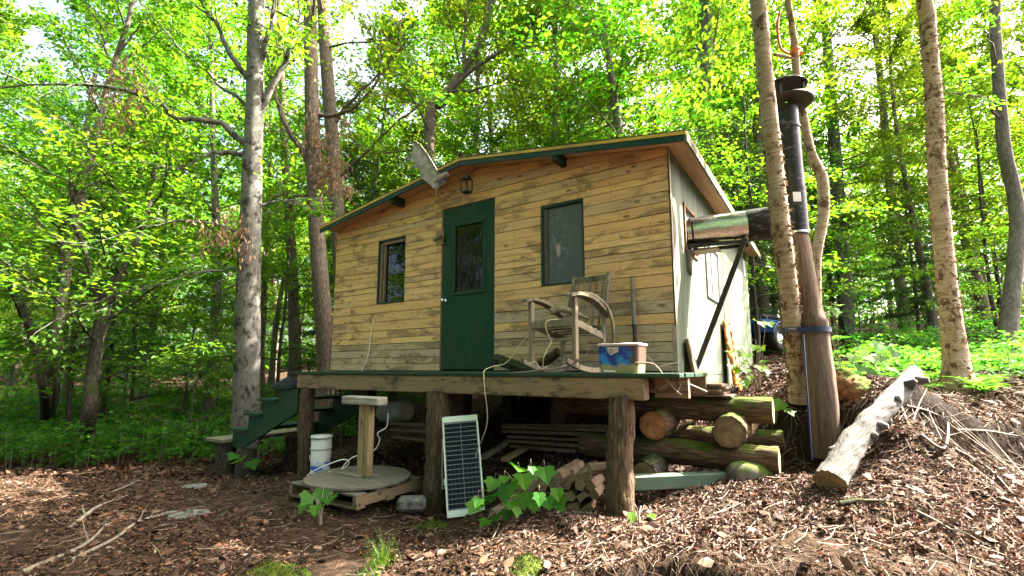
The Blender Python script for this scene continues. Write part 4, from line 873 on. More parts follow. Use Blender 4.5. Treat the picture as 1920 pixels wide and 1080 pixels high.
for i, (px0, py0, px1, py1, Y0, Y1, r, lb) in enumerate(((1105, 880, 1143, 877, 3.95, 4.0, .05, 'split piece lying sideways on top of the firewood pile'), (925, 968, 985, 935, 4.05, 4.3, .06, 'grey split log lying alone at the left foot of the firewood pile'), (1045, 895, 1085, 872, 4.0, 4.25, .055, 'pale split log lying slanted across the top of the firewood pile'))):
    a = at(px0, py0, Y0); b = at(px1, py1, Y1); q = MB(); q.tube([a - a, b - a], r, 7, nz=.2, seed=i); o = q.build('firewood', fwm); o.location = a; tag(o, lb, 'firewood', 'firewood pile under the deck')
# crib logs at right
def log(label, a, b, r0, r1, barkm, cutm='cut_old', nz=.15, seg=34, seed=1, n=44, ridge=.10, name='log', bend=.0, group=None):
    a = np.array(a, float); b = np.array(b, float); t = np.linspace(0, 1, n); L_ = np.linalg.norm(b - a); P = np.stack([0 * t, bend * np.sin(t * np.pi), L_ * t], 1)
    e = thing(name, label, 'log', a, 0, group); e.rotation_mode = 'QUATERNION'; e.rotation_quaternion = Vector(b - a).to_track_quat('Z', 'Y'); q = MB(); q.tube(P, r0 + (r1 - r0) * t, seg, nz=nz, nfreq=4, seed=seed, ridge=ridge, cap=False)
    q.build('bark', barkm, e, True)
    rg = np.random.default_rng(seed)
    for s_, Pq, rq in ((0, P[0], r0), (-1, P[-1], r1)):
        c = MB(); d = np.array([0, 0, 1.]); nx_ = np.array([1., 0, 0]); nz_ = np.array([0, 1., 0]); aa = np.linspace(0, 2 * np.pi, seg, endpoint=False); rad = rq * (.965 + .03 * rg.normal(0, 1, seg)); ring = Pq + nx_ * (np.cos(aa) * rad)[:, None] + nz_ * (np.sin(aa) * rad)[:, None]
        V = np.concatenate([ring, [Pq - d * .006 * (1 if s_ == 0 else -1)]]); F = [(k, (k + 1) % seg, seg) for k in range(seg)]; c.add(V, F); c.build('sawn_end', M[cutm], e)
    return e
log('thick bark-covered sill log under the right corner of the cabin', cw(-1.3, .1, -.335), cw(.76, .1, -.335), .12, .108, M['bark_log'], seed=2)
L1a = np.array([1.255, 4.36, .60]); vdir = np.array([.549, .836, 0]); log('end-on log with fresh orange sawn end, just right of the right post', L1a, L1a + vdir * 1.5 + [0, 0, .05], .128, .13, M['bark_log'], 'cut', seed=4)
L2a = np.array([1.80, 4.07, .58]); log('end-on log with mossy weathered grey end, resting near the right end of the lower log', L2a, L2a + vdir * 1.2 + [0, 0, .05], .135, .135, M['bark_log'], 'cut_old', seed=6)
log('long mossy log lying lowest in the crib right of the post', (.72, 4.94, .36), (2.16, 3.995, .365), .115, .108, M['bark_log'], seed=8)
log('dark lower log behind the weathered end-on log', (1.45, 5.35, .42), (2.62, 4.75, .41), .10, .10, M['bark_log'], seed=9)
log('dark short log tucked on the ground under the mossy log', (1.12, 4.2, .22), (1.7, 5.1, .3), .1, .1, M['bark_dark'], seed=10)
a = at(1185, 898, 3.95); b = at(1390, 902, 4.12); block('green_timber', 'faded green painted timber lying on the ground below the logs', 'timber', (a + b) / 2, (np.linalg.norm(b - a), .11, .105), math.atan2(b[1] - a[1], b[0] - a[0]), paint('faded_green_timber', (.05, .085, .06), (.16, .14, .1), .5, .7), .006)
rk = MB(); n_ = 14; th = np.linspace(0, np.pi, n_); ph = np.linspace(0, 2 * np.pi, 22, endpoint=False); V = np.array([[math.sin(t) * math.cos(p), math.sin(t) * math.sin(p), math.cos(t)] for t in th for p in ph]); V = V * (1 + .18 * fbm(V * 1.6, 3, 4))[:, None] * [.2, .15, .13]
i = np.arange(n_ - 1)[:, None] * 22; j = np.arange(22)[None]; F = np.stack([i + j, i + 22 + j, i + 22 + (j + 1) % 22, i + (j + 1) % 22], -1).reshape(-1, 4); o = rk.add(V, F).build('mossy_rock', bark('mossy_rock', (.05, .05, .04), (.13, .12, .1), None, (4, 4, 4), .01, moss=(.06, .085, .012)), None, True); o.location = at(1408, 893, 4.05); tag(o, 'rounded mossy rock at the right end of the green timber', 'rock')
# thin boards stacked on the sill log
q = MB()
for k_ in range(5): q.box((.02 + rr.uniform(-.02, .03), -.06 + rr.uniform(-.02, .03), -.222 + k_ * .023), (.42 + rr.uniform(-.05, .05), .24, -.222 + k_ * .023 + .017))
o = q.build('shingle_stack', wood('pinkish_shingle', [(.3, .2, .15), (.22, .15, .11)], 0, stain=.4)); o.location = CAB; o.rotation_euler = (0, 0, CAB_ROT); tag(o, 'small stack of thin split boards on the end of the sill log', 'board stack')
# boards leaning on the side wall
fb = cabthing('foam_edged_board', 'grey board with orange foam along its edges leaning on the side wall', 'board')
q = MB(); q.beam((.14, 2.46, -.22), (.045, 2.46, .66), .36, .02, (1, 0, 0)); q.build('board', M['wood_grey'], fb)
q = MB(); rg = np.random.default_rng(5)
for y in (2.27, 2.65):
    t = np.linspace(0, 1, 24); q.tube(np.stack([.15 - .095 * t + .012 * rg.normal(0, 1, 24), y + .012 * rg.normal(0, 1, 24), -.2 + .86 * t], 1), .013 + .008 * np.abs(rg.normal(0, 1, 24)), 9, nz=.3, nfreq=20, seed=3)
for k_ in range(7): p = np.array([.16, 2.25 + k_ * .06 + rg.normal(0, .02), -.2 + rg.uniform(-.06, .08)]); q.tube([p - [0, .03, .02], p + [.01, .03, .02]], [.018, .026], 8, nz=.3, nfreq=20, seed=k_)
q.build('foam_edge', M['foam'], fb, True)
wb = cabthing('white_board', 'short white board leaning on the green wall near the front corner', 'board'); q = MB(); q.beam((.10, .42, -.10), (.03, .42, .30), .38, .014, (1, 0, 0)); q.build('panel', M['white'], wb); q = MB(); q.beam((.12, .20, -.10), (.05, .20, .31), .045, .03, (1, 0, 0)); q.build('edge_plank', M['wood_board'], wb); q = MB(); q.beam((.125, .42, -.12), (.105, .42, -.0), .36, .016, (1, 0, 0)); q.build('lower_plank', M['yellow'], wb)
# blue vehicle far behind the cabin
at_ = thing('blue_atv', 'blue four-wheeled off-road bike parked behind the back corner of the cabin', 'quad bike', (5.95, 11.0, g1(5.95, 11)), R_(35))
def wheel(x, y):
    M_ = frame((x, y, .3), (1, 0, 0), (0, 0, 1), (0, -1, 0)); q = MB(); q.lathe([(.15, -.1), (.27, -.11), (.3, -.07), (.3, .07), (.27, .11), (.15, .1), (.15, -.1)], seg=24, M=M_); w = q.build('wheel', M['rubber'], at_, True); q = MB(); q.lathe([(.0, -.08), (.15, -.085), (.15, .085), (0, .08)], seg=16, M=M_); q.build('rim', M['alu'], w)
for x in (-.62, .62):
    for y in (-.42, .42): wheel(x, y)
for x in (-.62, .62):
    for s in (-1, 1):
        a = np.linspace(R_(15), R_(165), 9); q = MB(); V = []; F = []
        for k_, aa in enumerate(a): V += [(x + .38 * math.cos(aa), s * .28, .32 + .36 * math.sin(aa)), (x + .38 * math.cos(aa), s * .56, .30 + .33 * math.sin(aa)), (x + .36 * math.cos(aa), s * .56, .28 + .33 * math.sin(aa)), (x + .36 * math.cos(aa), s * .28, .30 + .36 * math.sin(aa))]
        for k_ in range(8):
            for e in range(4): F.append((k_ * 4 + e, k_ * 4 + (e + 1) % 4, k_ * 4 + 4 + (e + 1) % 4, k_ * 4 + 4 + e))
        q.add(V, F).build('fender', M['bluepaint'], at_)
MB().box((-.75, -.27, .35), (.75, .27, .72), bev=.08).build('body', M['bluepaint'], at_); MB().box((-.6, -.17, .72), (.15, .17, .84), bev=.05).build('seat', M['rubber'], at_); q = MB(); q.tube([(.38, 0, .7), (.28, 0, 1.0)], .03, 8); q.tube([(.25, -.36, 1.02), (.3, 0, 1.0), (.25, .36, 1.02)], .018, 8); q.build('handlebar', M['iron'], at_, True)
# leaning bleached log
lg = thing('bleached_log', 'bleached grey knotty log leaning up against the root mound', 'log', at(1556, 905, 3.35))
A0 = at(1556, 905, 3.35); A1 = at(1712, 700, 4.05); t = np.linspace(0, 1, 60); lg.rotation_mode = 'QUATERNION'; lg.rotation_quaternion = Vector(A1 - A0).to_track_quat('Z', 'Y'); Rl = np.array(lg.rotation_quaternion.to_matrix()); P = np.stack([.02 * np.sin(t * 6), .03 * np.sin(t * np.pi), np.linalg.norm(A1 - A0) * t], 1)
q = MB(); q.tube(P, np.interp(t, [0, .06, .5, 1], [.10, .09, .078, .066]), 30, nz=.16, nfreq=7, seed=12, ridge=.13, capmi=1)
rg = np.random.default_rng(2); dl = unit(A1 - A0)
q.build('trunk', [M['driftwood'], M['cut_old']], lg, True)
for k_, tt in enumerate((.13, .2, .38, .47, .56, .7, .82, .93)):
    p = P[int(tt * 59)]; d = Rl.T @ unit(np.cross(dl, rg.normal(0, 1, 3)) + np.array([-.25, -.5, .25])); dz = np.array([0, 0, 1.]); q = MB(); q.tube([p + d * .04, p + d * .088 + dz * .01, p + d * rg.uniform(.105, .135) + dz * .025], [.05, .036, .016], 12, nz=.4, nfreq=14, seed=k_); q.build('knot_stub', M['driftwood'], lg, True)

# =================================================================== TREES NEAR THE CABIN
def gp(px, py, lo=1.2, hi=60):
    d = ray(px, py); d = d / d[1]; ys = np.geomspace(lo, hi, 400); P = EYE + d * ys[:, None]; h = P[:, 2] - gz(P[:, 0], P[:, 1]); k = np.argmax(h < 0)
    if k == 0: return P[-1]
    a, b = ys[k - 1], ys[k]; t = h[k - 1] / (h[k - 1] - h[k]); return EYE + d * (a + (b - a) * t)
def peel(name, P, rad, z0, z1, n, parent, base, seed):
    rg = np.random.default_rng(seed); mb = MB(); k = len(P); t = np.linspace(0, 1, k)
    for i in range(n):
        s = rg.uniform(z0, z1); c = np.array([np.interp(s, t, P[:, j]) for j in range(3)]) - base; r = np.interp(s, t, rad); a = rg.uniform(0, 2 * np.pi)
        o = np.array([math.cos(a), math.sin(a), 0]); tn = np.array([-math.sin(a), math.cos(a), 0]); w = rg.uniform(.012, .05); h = rg.uniform(.008, .034); cu = rg.uniform(.005, .018) * (1.5 if rg.random() < .15 else 1)
        p = c + o * r * .97; V = [p, p + [0, 0, h], p + tn * w * .5 + o * cu * .4, p + tn * w * .5 + o * cu * .4 + [0, 0, h * .8], p + tn * w * .8 + o * cu * 1.2 - [0, 0, h * .3], p + tn * w * .8 + o * cu * 1.2 + [0, 0, h * .4]]
        mb.add(V, [(0, 2, 3, 1), (2, 4, 5, 3)])
    return tag(mb.build(name, M['peel'], parent), None, None, kind='stuff')
def hero(name, label, pts, rad, barkm, leafm=None, seg=18, n=40, nz=.06, seed=1, ridge=.03, limbs=(), limbr=.05, dead=None, flare=.35, group=None, **kw):
    P = smooth_path(pts, n); t = np.linspace(0, 1, n); R = np.interp(t, np.linspace(0, 1, len(rad)), rad)
    zrel = P[:, 2] - P[0, 2]; R = R * (1 + flare * np.exp(-zrel / .22)); base = P[0].copy()
    rg = np.random.default_rng(seed); mw = MB(); ml = MB(); mw.tube(P - base, R, seg, nz=nz, nfreq=3, seed=seed, ridge=ridge)
    e = thing(name, label, 'tree', base, 0, group); t_ = mw.build('trunk', barkm, e, True)
    kids = [t_]
    if kw:
        mw2 = MB(); grow(mw2, ml, rg, P - base, R, **kw)
        if mw2.n: kids.append(mw2.build('limbs', barkm, e, True))
    for i, (lp, r0) in enumerate(limbs):
        q = smooth_path(np.array(lp) - base, 14); q[1:-1] += rg.normal(0, .02, (12, 3)); w = MB(); w.tube(q, np.linspace(r0, r0 * .22, 14), 8, nz=.15, nfreq=5, seed=i)
        for k in range(9):
            j = int(rg.integers(4, 13)); d = unit(q[min(j + 1, 13)] - q[j - 1]); d = unit(d + rg.normal(0, .55, 3)); tw = path(q[j], d, rg.uniform(.4, 1.3), 6, rg, .16); w.tube(tw, np.linspace(r0 * .22, .003, 7), 4, cap=False)
            if leafm is not None and rg.random() < .85: spray(ml, rg, tw[2], tw[-1], 38, .10, .16, .05)
        kids.append(w.build('branch', barkm, e, True))
    if ml.n: kids.append(ml.build('crown', leafm, e))
    KIDS[e.name] = kids
    return e, P, R, base
# two yellow birches by the chimney
bA = [drop(2.98, 5.02, -.06), at(1498, 700, 4.96), at(1487, 620, 4.78), at(1472, 490, 4.5), at(1460, 390, 4.42), at(1446, 250, 4.36), at(1431, 110, 4.3), at(1420, 0, 4.3), np.array([2.3, 4.4, 6.6]), np.array([2.5, 4.6, 9]), np.array([2.6, 4.8, 12])]
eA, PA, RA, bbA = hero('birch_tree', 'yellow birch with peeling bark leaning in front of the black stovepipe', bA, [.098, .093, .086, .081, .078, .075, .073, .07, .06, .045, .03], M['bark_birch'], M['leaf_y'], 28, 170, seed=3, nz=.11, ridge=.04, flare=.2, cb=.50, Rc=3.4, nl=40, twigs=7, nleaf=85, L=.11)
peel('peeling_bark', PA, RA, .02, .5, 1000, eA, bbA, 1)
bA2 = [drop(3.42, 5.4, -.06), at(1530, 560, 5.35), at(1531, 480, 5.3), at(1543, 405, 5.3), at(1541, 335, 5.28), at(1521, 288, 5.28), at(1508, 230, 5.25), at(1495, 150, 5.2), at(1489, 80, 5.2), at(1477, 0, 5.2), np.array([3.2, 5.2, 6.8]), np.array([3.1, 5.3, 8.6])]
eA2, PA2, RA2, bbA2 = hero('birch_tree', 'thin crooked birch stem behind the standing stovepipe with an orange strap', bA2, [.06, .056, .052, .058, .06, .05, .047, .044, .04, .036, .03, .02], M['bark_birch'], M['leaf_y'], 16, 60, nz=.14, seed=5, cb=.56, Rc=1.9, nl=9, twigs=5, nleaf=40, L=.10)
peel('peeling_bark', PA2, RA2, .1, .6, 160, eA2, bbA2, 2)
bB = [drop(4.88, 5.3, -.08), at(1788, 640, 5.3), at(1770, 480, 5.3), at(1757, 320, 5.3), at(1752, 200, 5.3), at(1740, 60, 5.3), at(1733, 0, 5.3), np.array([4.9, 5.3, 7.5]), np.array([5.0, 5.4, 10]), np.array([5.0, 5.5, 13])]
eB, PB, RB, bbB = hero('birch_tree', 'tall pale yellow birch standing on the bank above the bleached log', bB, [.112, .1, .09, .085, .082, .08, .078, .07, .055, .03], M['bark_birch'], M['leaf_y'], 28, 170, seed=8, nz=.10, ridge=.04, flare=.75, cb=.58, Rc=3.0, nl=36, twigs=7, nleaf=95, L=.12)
peel('peeling_bark', PB, RB, .02, .55, 1000, eB, bbB, 3)
sh_ = [drop(3.1, 1.2, -.1), np.array([3.1, 1.2, 4.]), np.array([3.15, 1.3, 8.]), np.array([3.2, 1.4, 11.]), np.array([3.3, 1.5, 14.5])]
hero('unseen_shade_tree', 'unseen leafy tree added beside the viewpoint to shade the foreground slope', sh_, [.16, .14, .11, .07, .03], M['bark_brown'], M['leaf'], 14, 30, seed=9, cb=.50, Rc=3.3, nl=40, twigs=7, nleaf=90, L=.12)  # out of view, added to cast shade on the foreground
# webbing straps
def band(name, label, cpts, r, w, mat, n=28):
    c = np.mean(cpts, axis=0); return None
def loop_strap(name, label, loop, w, mat):
    P = np.array(loop, float); c = P.mean(0); n = len(P); V = []; F = []
    for p in P: V += [p - c - [0, 0, w / 2], p - c + [0, 0, w / 2]]
    for i in range(n): j = (i + 1) % n; F.append((2 * i, 2 * j, 2 * j + 1, 2 * i + 1))
    q = [np.array(v) for v in V]; o_ = MB().add(q, F).build(name, mat); o_.location = c; so = o_.modifiers.new('thick', 'SOLIDIFY'); so.thickness = .004; so.offset = 1
    return tag(o_, label, 'strap')
def hull_loop(circs, n=40):
    pts = np.array([(c[0] + r * math.cos(a), c[1] + r * math.sin(a)) for c, r in circs for a in np.linspace(0, 2 * np.pi, n, endpoint=False)])
    pts = pts[np.lexsort((pts[:, 1], pts[:, 0]))]
    def half(ps):
        h = []
        for p in ps:
            while len(h) > 1 and (h[-1][0] - h[-2][0]) * (p[1] - h[-2][1]) - (h[-1][1] - h[-2][1]) * (p[0] - h[-2][0]) <= 0: h.pop()
            h.append(p)
        return h
    return half(list(pts))[:-1] + half(list(pts[::-1]))[:-1]
zS = at(1500, 619, 4.7)[2]
def atz_path(P, z): return np.array([np.interp(z, P[:, 2], P[:, j]) for j in range(2)])

pole_c = np.array([2.96, 4.62]) + (np.array([jn[0], jn[1]]) - [2.96, 4.62]) * ((zS - g1(2.96, 4.62)) / (jn[2] - g1(2.96, 4.62))) + [.03, 0]
H_l = hull_loop([(atz_path(PA, zS), .128), (pole_c, .137)])
rs_ = loop_strap('ratchet_strap', 'dark blue webbing strap tied round the leaning birch and the bare pole', [(p[0], p[1], zS) for p in H_l], .05, M['blue'])
tl_ = smooth_path([at(1506, 628, 4.5), at(1510, 690, 4.46), at(1516, 770, 4.44), at(1522, 862, 4.44)], 20) - np.array(rs_.location); MB().tube(tl_, .008, 6).build('strap_tail', M['blue'], rs_, True)
bk_ = at(1484, 619, 4.6) - np.array(rs_.location); MB().box(bk_ - [.05, .012, .02], bk_ + [.05, .02, .02], bev=.006).build('ratchet_buckle', M['iron'], rs_)
zO = at(1492, 100, 5.2)[2]
for zz_, lb in ((zO, 'orange strap wound round the thin crooked birch stem above the rain cap'),):
    c_ = atz_path(PA2, zz_); loop_strap('orange_strap', lb, [(c_[0] + .075 * math.cos(a), c_[1] + .075 * math.sin(a), zz_) for a in np.linspace(0, 2 * np.pi, 24, endpoint=False)], .03, M['orange'])
cord('orange_line', 'orange webbing line hanging from the thin birch stem beside the rain cap', [at(1462, 20, 5.05), at(1458, 50, 5.05), at(1463, 88, 5.05), at(1478, 100, 5.08)], .014, M['orange'], 16)
stickthing('pale_stick', 'short pale stick tied across behind the rain cap', [at(1452, 102, 4.95), at(1470, 105, 4.98), at(1488, 110, 5.0)], .022, M['bark_birch'])

# left side
T1 = [drop(-4.36, 8.0, -.1), at(461, 780, 8), at(465, 560, 8), at(471, 380, 8), at(478, 180, 8), at(481, 0, 8), np.array([-4.75, 8.1, 9.5]), np.array([-4.9, 8.3, 13]), np.array([-5, 8.4, 16])]
hero('grey_tree', 'thick pale grey tree with dark lichen spots behind the porch stairs', T1, [.215, .205, .19, .165, .145, .138, .12, .09, .04], M['bark_beech'], M['leaf'], 26, 120, seed=11, limbs=[
 ([at(470, 275, 8), at(400, 228, 7.8), at(330, 222, 7.6), at(285, 185, 7.4), at(150, 158, 7.0), at(0, 165, 6.8)], .06), ([at(468, 295, 8), at(410, 286, 7.9), at(350, 310, 7.7), at(290, 335, 7.5)], .05), ([at(486, 210, 8), at(520, 140, 8), at(552, 70, 8), at(580, 0, 8.2)], .07), ([at(488, 120, 8), at(505, 60, 7.9), at(524, -30, 7.9)], .06), ([at(468, 150, 8), at(430, 100, 7.9), at(395, 30, 7.8), at(350, -20, 7.7)], .06),
 ([at(468, 200, 8), at(420, 165, 8), at(340, 90, 7.9), at(258, 0, 7.8)], .035), ([at(490, 385, 8), at(520, 378, 8.1), at(560, 372, 8.3)], .03), ([at(462, 440, 8), at(400, 420, 7.8), at(320, 415, 7.5), at(220, 440, 7.2)], .03), ([at(462, 500, 8), at(390, 510, 7.7), at(270, 540, 7.3), at(150, 570, 7)], .022)], cb=.62, Rc=4.2, nl=18, twigs=6, nleaf=40, L=.11)
T2 = [drop(-3.7, 9.5, -.1), at(611, 690, 9.5), at(604, 560, 9.5), at(592, 400, 9.5), at(585, 200, 9.5), at(582, 0, 9.5), np.array([-4.5, 9.6, 11]), np.array([-4.6, 9.8, 15])]
hero('brown_tree', 'brown rough-barked tree just left of the cabin with hanging dead leaves', T2, [.19, .17, .165, .155, .145, .13, .09, .04], M['bark_brown'], M['leaf'], 20, 60, seed=13, limbs=[([at(590, 330, 9.5), at(545, 250, 9.4), at(520, 190, 9.3), at(500, 100, 9.2)], .07), ([at(588, 215, 9.5), at(650, 210, 9.3), at(700, 160, 9.0), at(760, 60, 8.8)], .05), ([at(588, 370, 9.5), at(530, 365, 9.4), at(495, 385, 9.3)], .035)], cb=.55, Rc=3.6, nl=18, twigs=6, nleaf=36, L=.11)
T3 = [drop(-4.1, 10.8, -.1), at(640, 600, 10.8), at(634, 420, 10.8), at(622, 250, 10.8), at(612, 120, 10.8), at(605, 0, 10.8), np.array([-5, 11, 13]), np.array([-5.1, 11, 16])]
hero('brown_tree', 'dark trunk half hidden behind the left roof corner beside the brown tree', T3, [.18, .17, .165, .155, .15, .13, .09, .04], M['bark_brown'], M['leaf'], 18, 50, seed=14, limbs=[([at(622, 240, 10.8), at(660, 190, 10.6), at(720, 130, 10.4), at(790, 40, 10)], .05), ([at(640, 330, 10.6), at(680, 290, 10), at(760, 215, 9), at(800, 190, 8.8)], .035)], cb=.55, Rc=3.6, nl=16, twigs=6, nleaf=36, L=.11)
dl_ = MB(); rg = np.random.default_rng(21)
for k_ in range(46):
    px_, py_ = (rg.normal(612, 22), rg.uniform(225, 360)) if k_ < 24 else ((rg.normal(255, 40), rg.normal(175, 35)) if k_ < 38 else (rg.normal(420, 30), rg.normal(430, 25)))
    p = at(px_, py_, 9.3 if k_ < 24 else 7.6); m_ = 22
    leaves(dl_, p + rg.normal(0, .12, (m_, 3)), np.array([0, 0, -1.]) + rg.normal(0, .35, (m_, 3)), rg.normal(0, 1, (m_, 3)) + [0, -1, 0], np.full(m_, .11), .4)
tag(dl_.build('dead_leaves', M['leaf_dead']), 'bunches of brown dead leaves hanging in the branches left of the cabin', 'dead leaves', kind='stuff')
thin = [gp(95, 800), at(100, 690, 8.5), at(130, 480, 8.5), at(172, 290, 8.5), at(205, 150, 8.5), at(243, 30, 8.5), at(265, -80, 8.5), np.array([-7, 8.6, 10])]
hero('slender_tree', 'thin pale sapling trunk leaning right at the left of the picture', thin, [.085, .08, .07, .062, .05, .042, .035, .02], M['bark_grey'], M['leaf'], 12, 40, seed=15, limbs=[([at(205, 150, 8.5), at(190, 60, 8.4), at(160, 0, 8.3)], .025), ([at(215, 110, 8.5), at(260, 55, 8.4), at(280, 30, 8.4)], .025), ([at(172, 290, 8.5), at(120, 230, 8.3), at(60, 180, 8)], .02)], cb=.45, Rc=2.6, nl=14, twigs=6, nleaf=34, L=.1)
fk = [gp(160, 845), at(166, 790, 7.6), at(175, 690, 7.6), at(192, 590, 7.6), at(225, 510, 7.6), at(262, 440, 7.8), at(285, 360, 8.2), at(295, 250, 8.6)]
hero('forked_tree', 'dark mossy forked tree at the left with the trunk splitting at mid height', fk, [.12, .10, .092, .085, .065, .045, .03, .02], M['bark_dark'], M['leaf'], 16, 40, nz=.12, seed=16, limbs=[([at(192, 590, 7.6), at(180, 540, 7.6), at(172, 520, 7.6), at(140, 420, 7.5), at(130, 300, 7.4)], .07), ([at(185, 640, 7.6), at(150, 650, 7.5), at(110, 655, 7.4)], .04)], cb=.4, Rc=2.8, nl=14, twigs=6, nleaf=38, L=.10)
f2_ = [gp(85, 800), at(85, 740, 8.8), at(70, 660, 8.8), at(48, 590, 8.8), at(15, 520, 8.8), at(-20, 450, 8.8), np.array([-10.4, 8.8, 6]), np.array([-10.8, 9, 8.5])]
hero('leaning_tree', 'dark trunk at the left edge leaning out of the picture', f2_, [.10, .085, .08, .075, .07, .06, .05, .03], M['bark_dark'], M['leaf_d'], 14, 40, seed=17, limbs=[([at(85, 740, 8.8), at(105, 620, 8.7), at(115, 540, 8.7), at(118, 440, 8.7), at(150, 320, 8.6)], .09)], cb=.4, Rc=2.6, nl=12, twigs=6, nleaf=36, L=.10)
up = [gp(795, 690, 12, 13) if False else drop(-1.9, 12.5, -.1), at(805, 250, 12.5), at(830, 190, 12.5), at(870, 130, 12.5), at(905, 70, 12.5), at(925, -10, 12.5), np.array([-.3, 12.6, 12]), np.array([0, 12.8, 15])]
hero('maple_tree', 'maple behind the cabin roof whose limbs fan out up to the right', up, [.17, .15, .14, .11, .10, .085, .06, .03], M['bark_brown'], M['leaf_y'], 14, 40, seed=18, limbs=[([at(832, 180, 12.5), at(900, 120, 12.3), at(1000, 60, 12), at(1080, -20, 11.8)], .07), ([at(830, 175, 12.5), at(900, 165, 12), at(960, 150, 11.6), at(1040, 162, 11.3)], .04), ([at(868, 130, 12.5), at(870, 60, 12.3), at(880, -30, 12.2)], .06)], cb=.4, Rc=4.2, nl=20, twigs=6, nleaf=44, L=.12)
g2 = [drop(5.6, 14.2, -.1), at(1322, 230, 14.2), at(1324, 130, 14.2), at(1322, 0, 14.2), np.array([5.9, 14.3, 15]), np.array([5.9, 14.3, 18])]
hero('grey_tree', 'straight grey trunk rising behind the right end of the cabin roof', g2, [.24, .2, .19, .18, .12, .04], M['bark_grey'], M['leaf'], 14, 40, seed=19, limbs=[], cb=.42, Rc=4.2, nl=22, twigs=6, nleaf=44, L=.12)
# dead-branched spruce on the right
ds = [drop(9.8, 14, -.15), at(1582, 520, 14), at(1567, 300, 14), at(1556, 160, 14), at(1546, 40, 14), np.array([9.7, 14, 13.5]), np.array([9.7, 14, 16])]
eD, PD, RD, bD = hero('dead_spruce', 'tall straight spruce with bare dead branches on the right hillside', ds, [.21, .18, .165, .15, .13, .1, .04], M['bark_grey'], None, 16, 50, seed=22)
mw = MB(); rg = np.random.default_rng(23)
for k_ in range(95):
    z = rg.uniform(2.6, 14.5); c_ = atz_path(PD, z + bD[2]); a = rg.uniform(0, 2 * np.pi); p0 = np.array([c_[0] - bD[0], c_[1] - bD[1], z]); ln = rg.uniform(1.2, 3.6) * (1 - .4 * z / 15)
    q = path(p0, (math.cos(a), math.sin(a), .15), ln, 7, rg, .07, (0, 0, -.1 + .45 * rg.random())); mw.tube(q, np.linspace(.026, .004, 8), 5, cap=False)
    for j in range(7):
        s = int(rg.integers(2, 8)); d = unit(unit(q[s] - q[s - 1]) + rg.normal(0, .55, 3)); mw.tube(path(q[s], d, rg.uniform(.2, .7), 3, rg, .1), np.linspace(.007, .002, 4), 3, cap=False)
mw.build('bare_branches', M['bark_grey'], eD, True)
rt = [drop(8.6, 8.4, -.1), at(1908, 420, 8.6), at(1885, 290, 8.6), at(1876, 200, 8.6), at(1866, 60, 8.6), at(1856, -100, 8.6), np.array([8.9, 8.7, 13])]
hero('grey_tree', 'mossy grey trunk at the far right edge leaning slightly left', rt, [.14, .115, .105, .095, .09, .07, .03], M['bark_grey'], M['leaf'], 12, 40, seed=24, limbs=[([at(1878, 225, 8.6), at(1830, 180, 8.3), at(1760, 170, 8.0)], .03), ([at(1872, 130, 8.6), at(1850, 60, 8.3), at(1835, 0, 8.0)], .02)], cb=.82, Rc=2.6, nl=10, twigs=6, nleaf=38, L=.11)

# =================================================================== FOREST OF COPIES
class Kind:
    pass
def template(name, label, H, r0, barkm, leafm, seed, cat='tree', group=None, wig=.05, **kw):
    rg = np.random.default_rng(seed); P = path((0, 0, 0), (rg.normal(0, .03), rg.normal(0, .03), 1), H, 12, rg, wig / 2); t = np.linspace(0, 1, 13); rad = r0 * (1 - .88 * t) + .35 * r0 * np.exp(-t * H / .3)
    mw = MB(); ml = MB(); mw.tube(P, rad, 9, nz=.06, seed=seed); grow(mw, ml, rg, P, rad, **kw)
    e = thing(name, label, cat, (0, 0, 0), 0, group); KIDS[e.name] = [mw.build('trunk', barkm, e, True), ml.build('crown', leafm, e)]; return e
def spruce(name, label, H, r0, seed, group):
    rg = np.random.default_rng(seed); P = path((0, 0, 0), (0, 0, 1), H, 12, rg, .01); t = np.linspace(0, 1, 13); rad = r0 * (1 - .92 * t); mw = MB(); ml = MB(); mw.tube(P, rad, 8, nz=.05, seed=seed)
    z = .6
    while z < H * .98:
        f = 1 - z / H; n_ = 6
        for k in range(n_):
            a = rg.uniform(0, 2 * np.pi); ln = (.25 + 2.3 * f ** .8) * rg.uniform(.7, 1.1); p0 = np.array([np.interp(z, P[:, 2], P[:, 0]), np.interp(z, P[:, 2], P[:, 1]), z + rg.normal(0, .08)])
            q = path(p0, (math.cos(a), math.sin(a), .1), ln, 5, rg, .05, (0, 0, -.35)); mw.tube(q, np.linspace(.018, .003, 6), 3, cap=False)
            if z < H * .12: continue
            for s in np.linspace(.2, 1, max(3, int(ln * 5))):
                i = min(int(s * 5), 4); p = q[i] + (q[i + 1] - q[i]) * (s * 5 - i); d = unit(q[i + 1] - q[i]); sd = unit(np.cross(d, [0, 0, 1.]))
                for sg in (-1, 1):
                    e1_ = p + (d * .5 + sd * sg + np.array([0, 0, -.3])) * (.12 + .34 * (1 - s) * ln * .5); m_ = 9
                    tt = rg.random(m_); leaves(ml, p + (e1_ - p) * tt[:, None], (e1_ - p) + rg.normal(0, .16, (m_, 3)), np.array([0, 0, 1.]) + rg.normal(0, .5, (m_, 3)), rg.uniform(.10, .2, m_), .28, .1)
        z += .30 + .12 * rg.random()
    e = thing(name, label, 'tree', (0, 0, 0), 0, group); KIDS[e.name] = [mw.build('trunk', M['bark_brown'], e, True), ml.build('crown', M['needle'], e)]; return e
G_M = 'tall leafy trees in the forest behind'
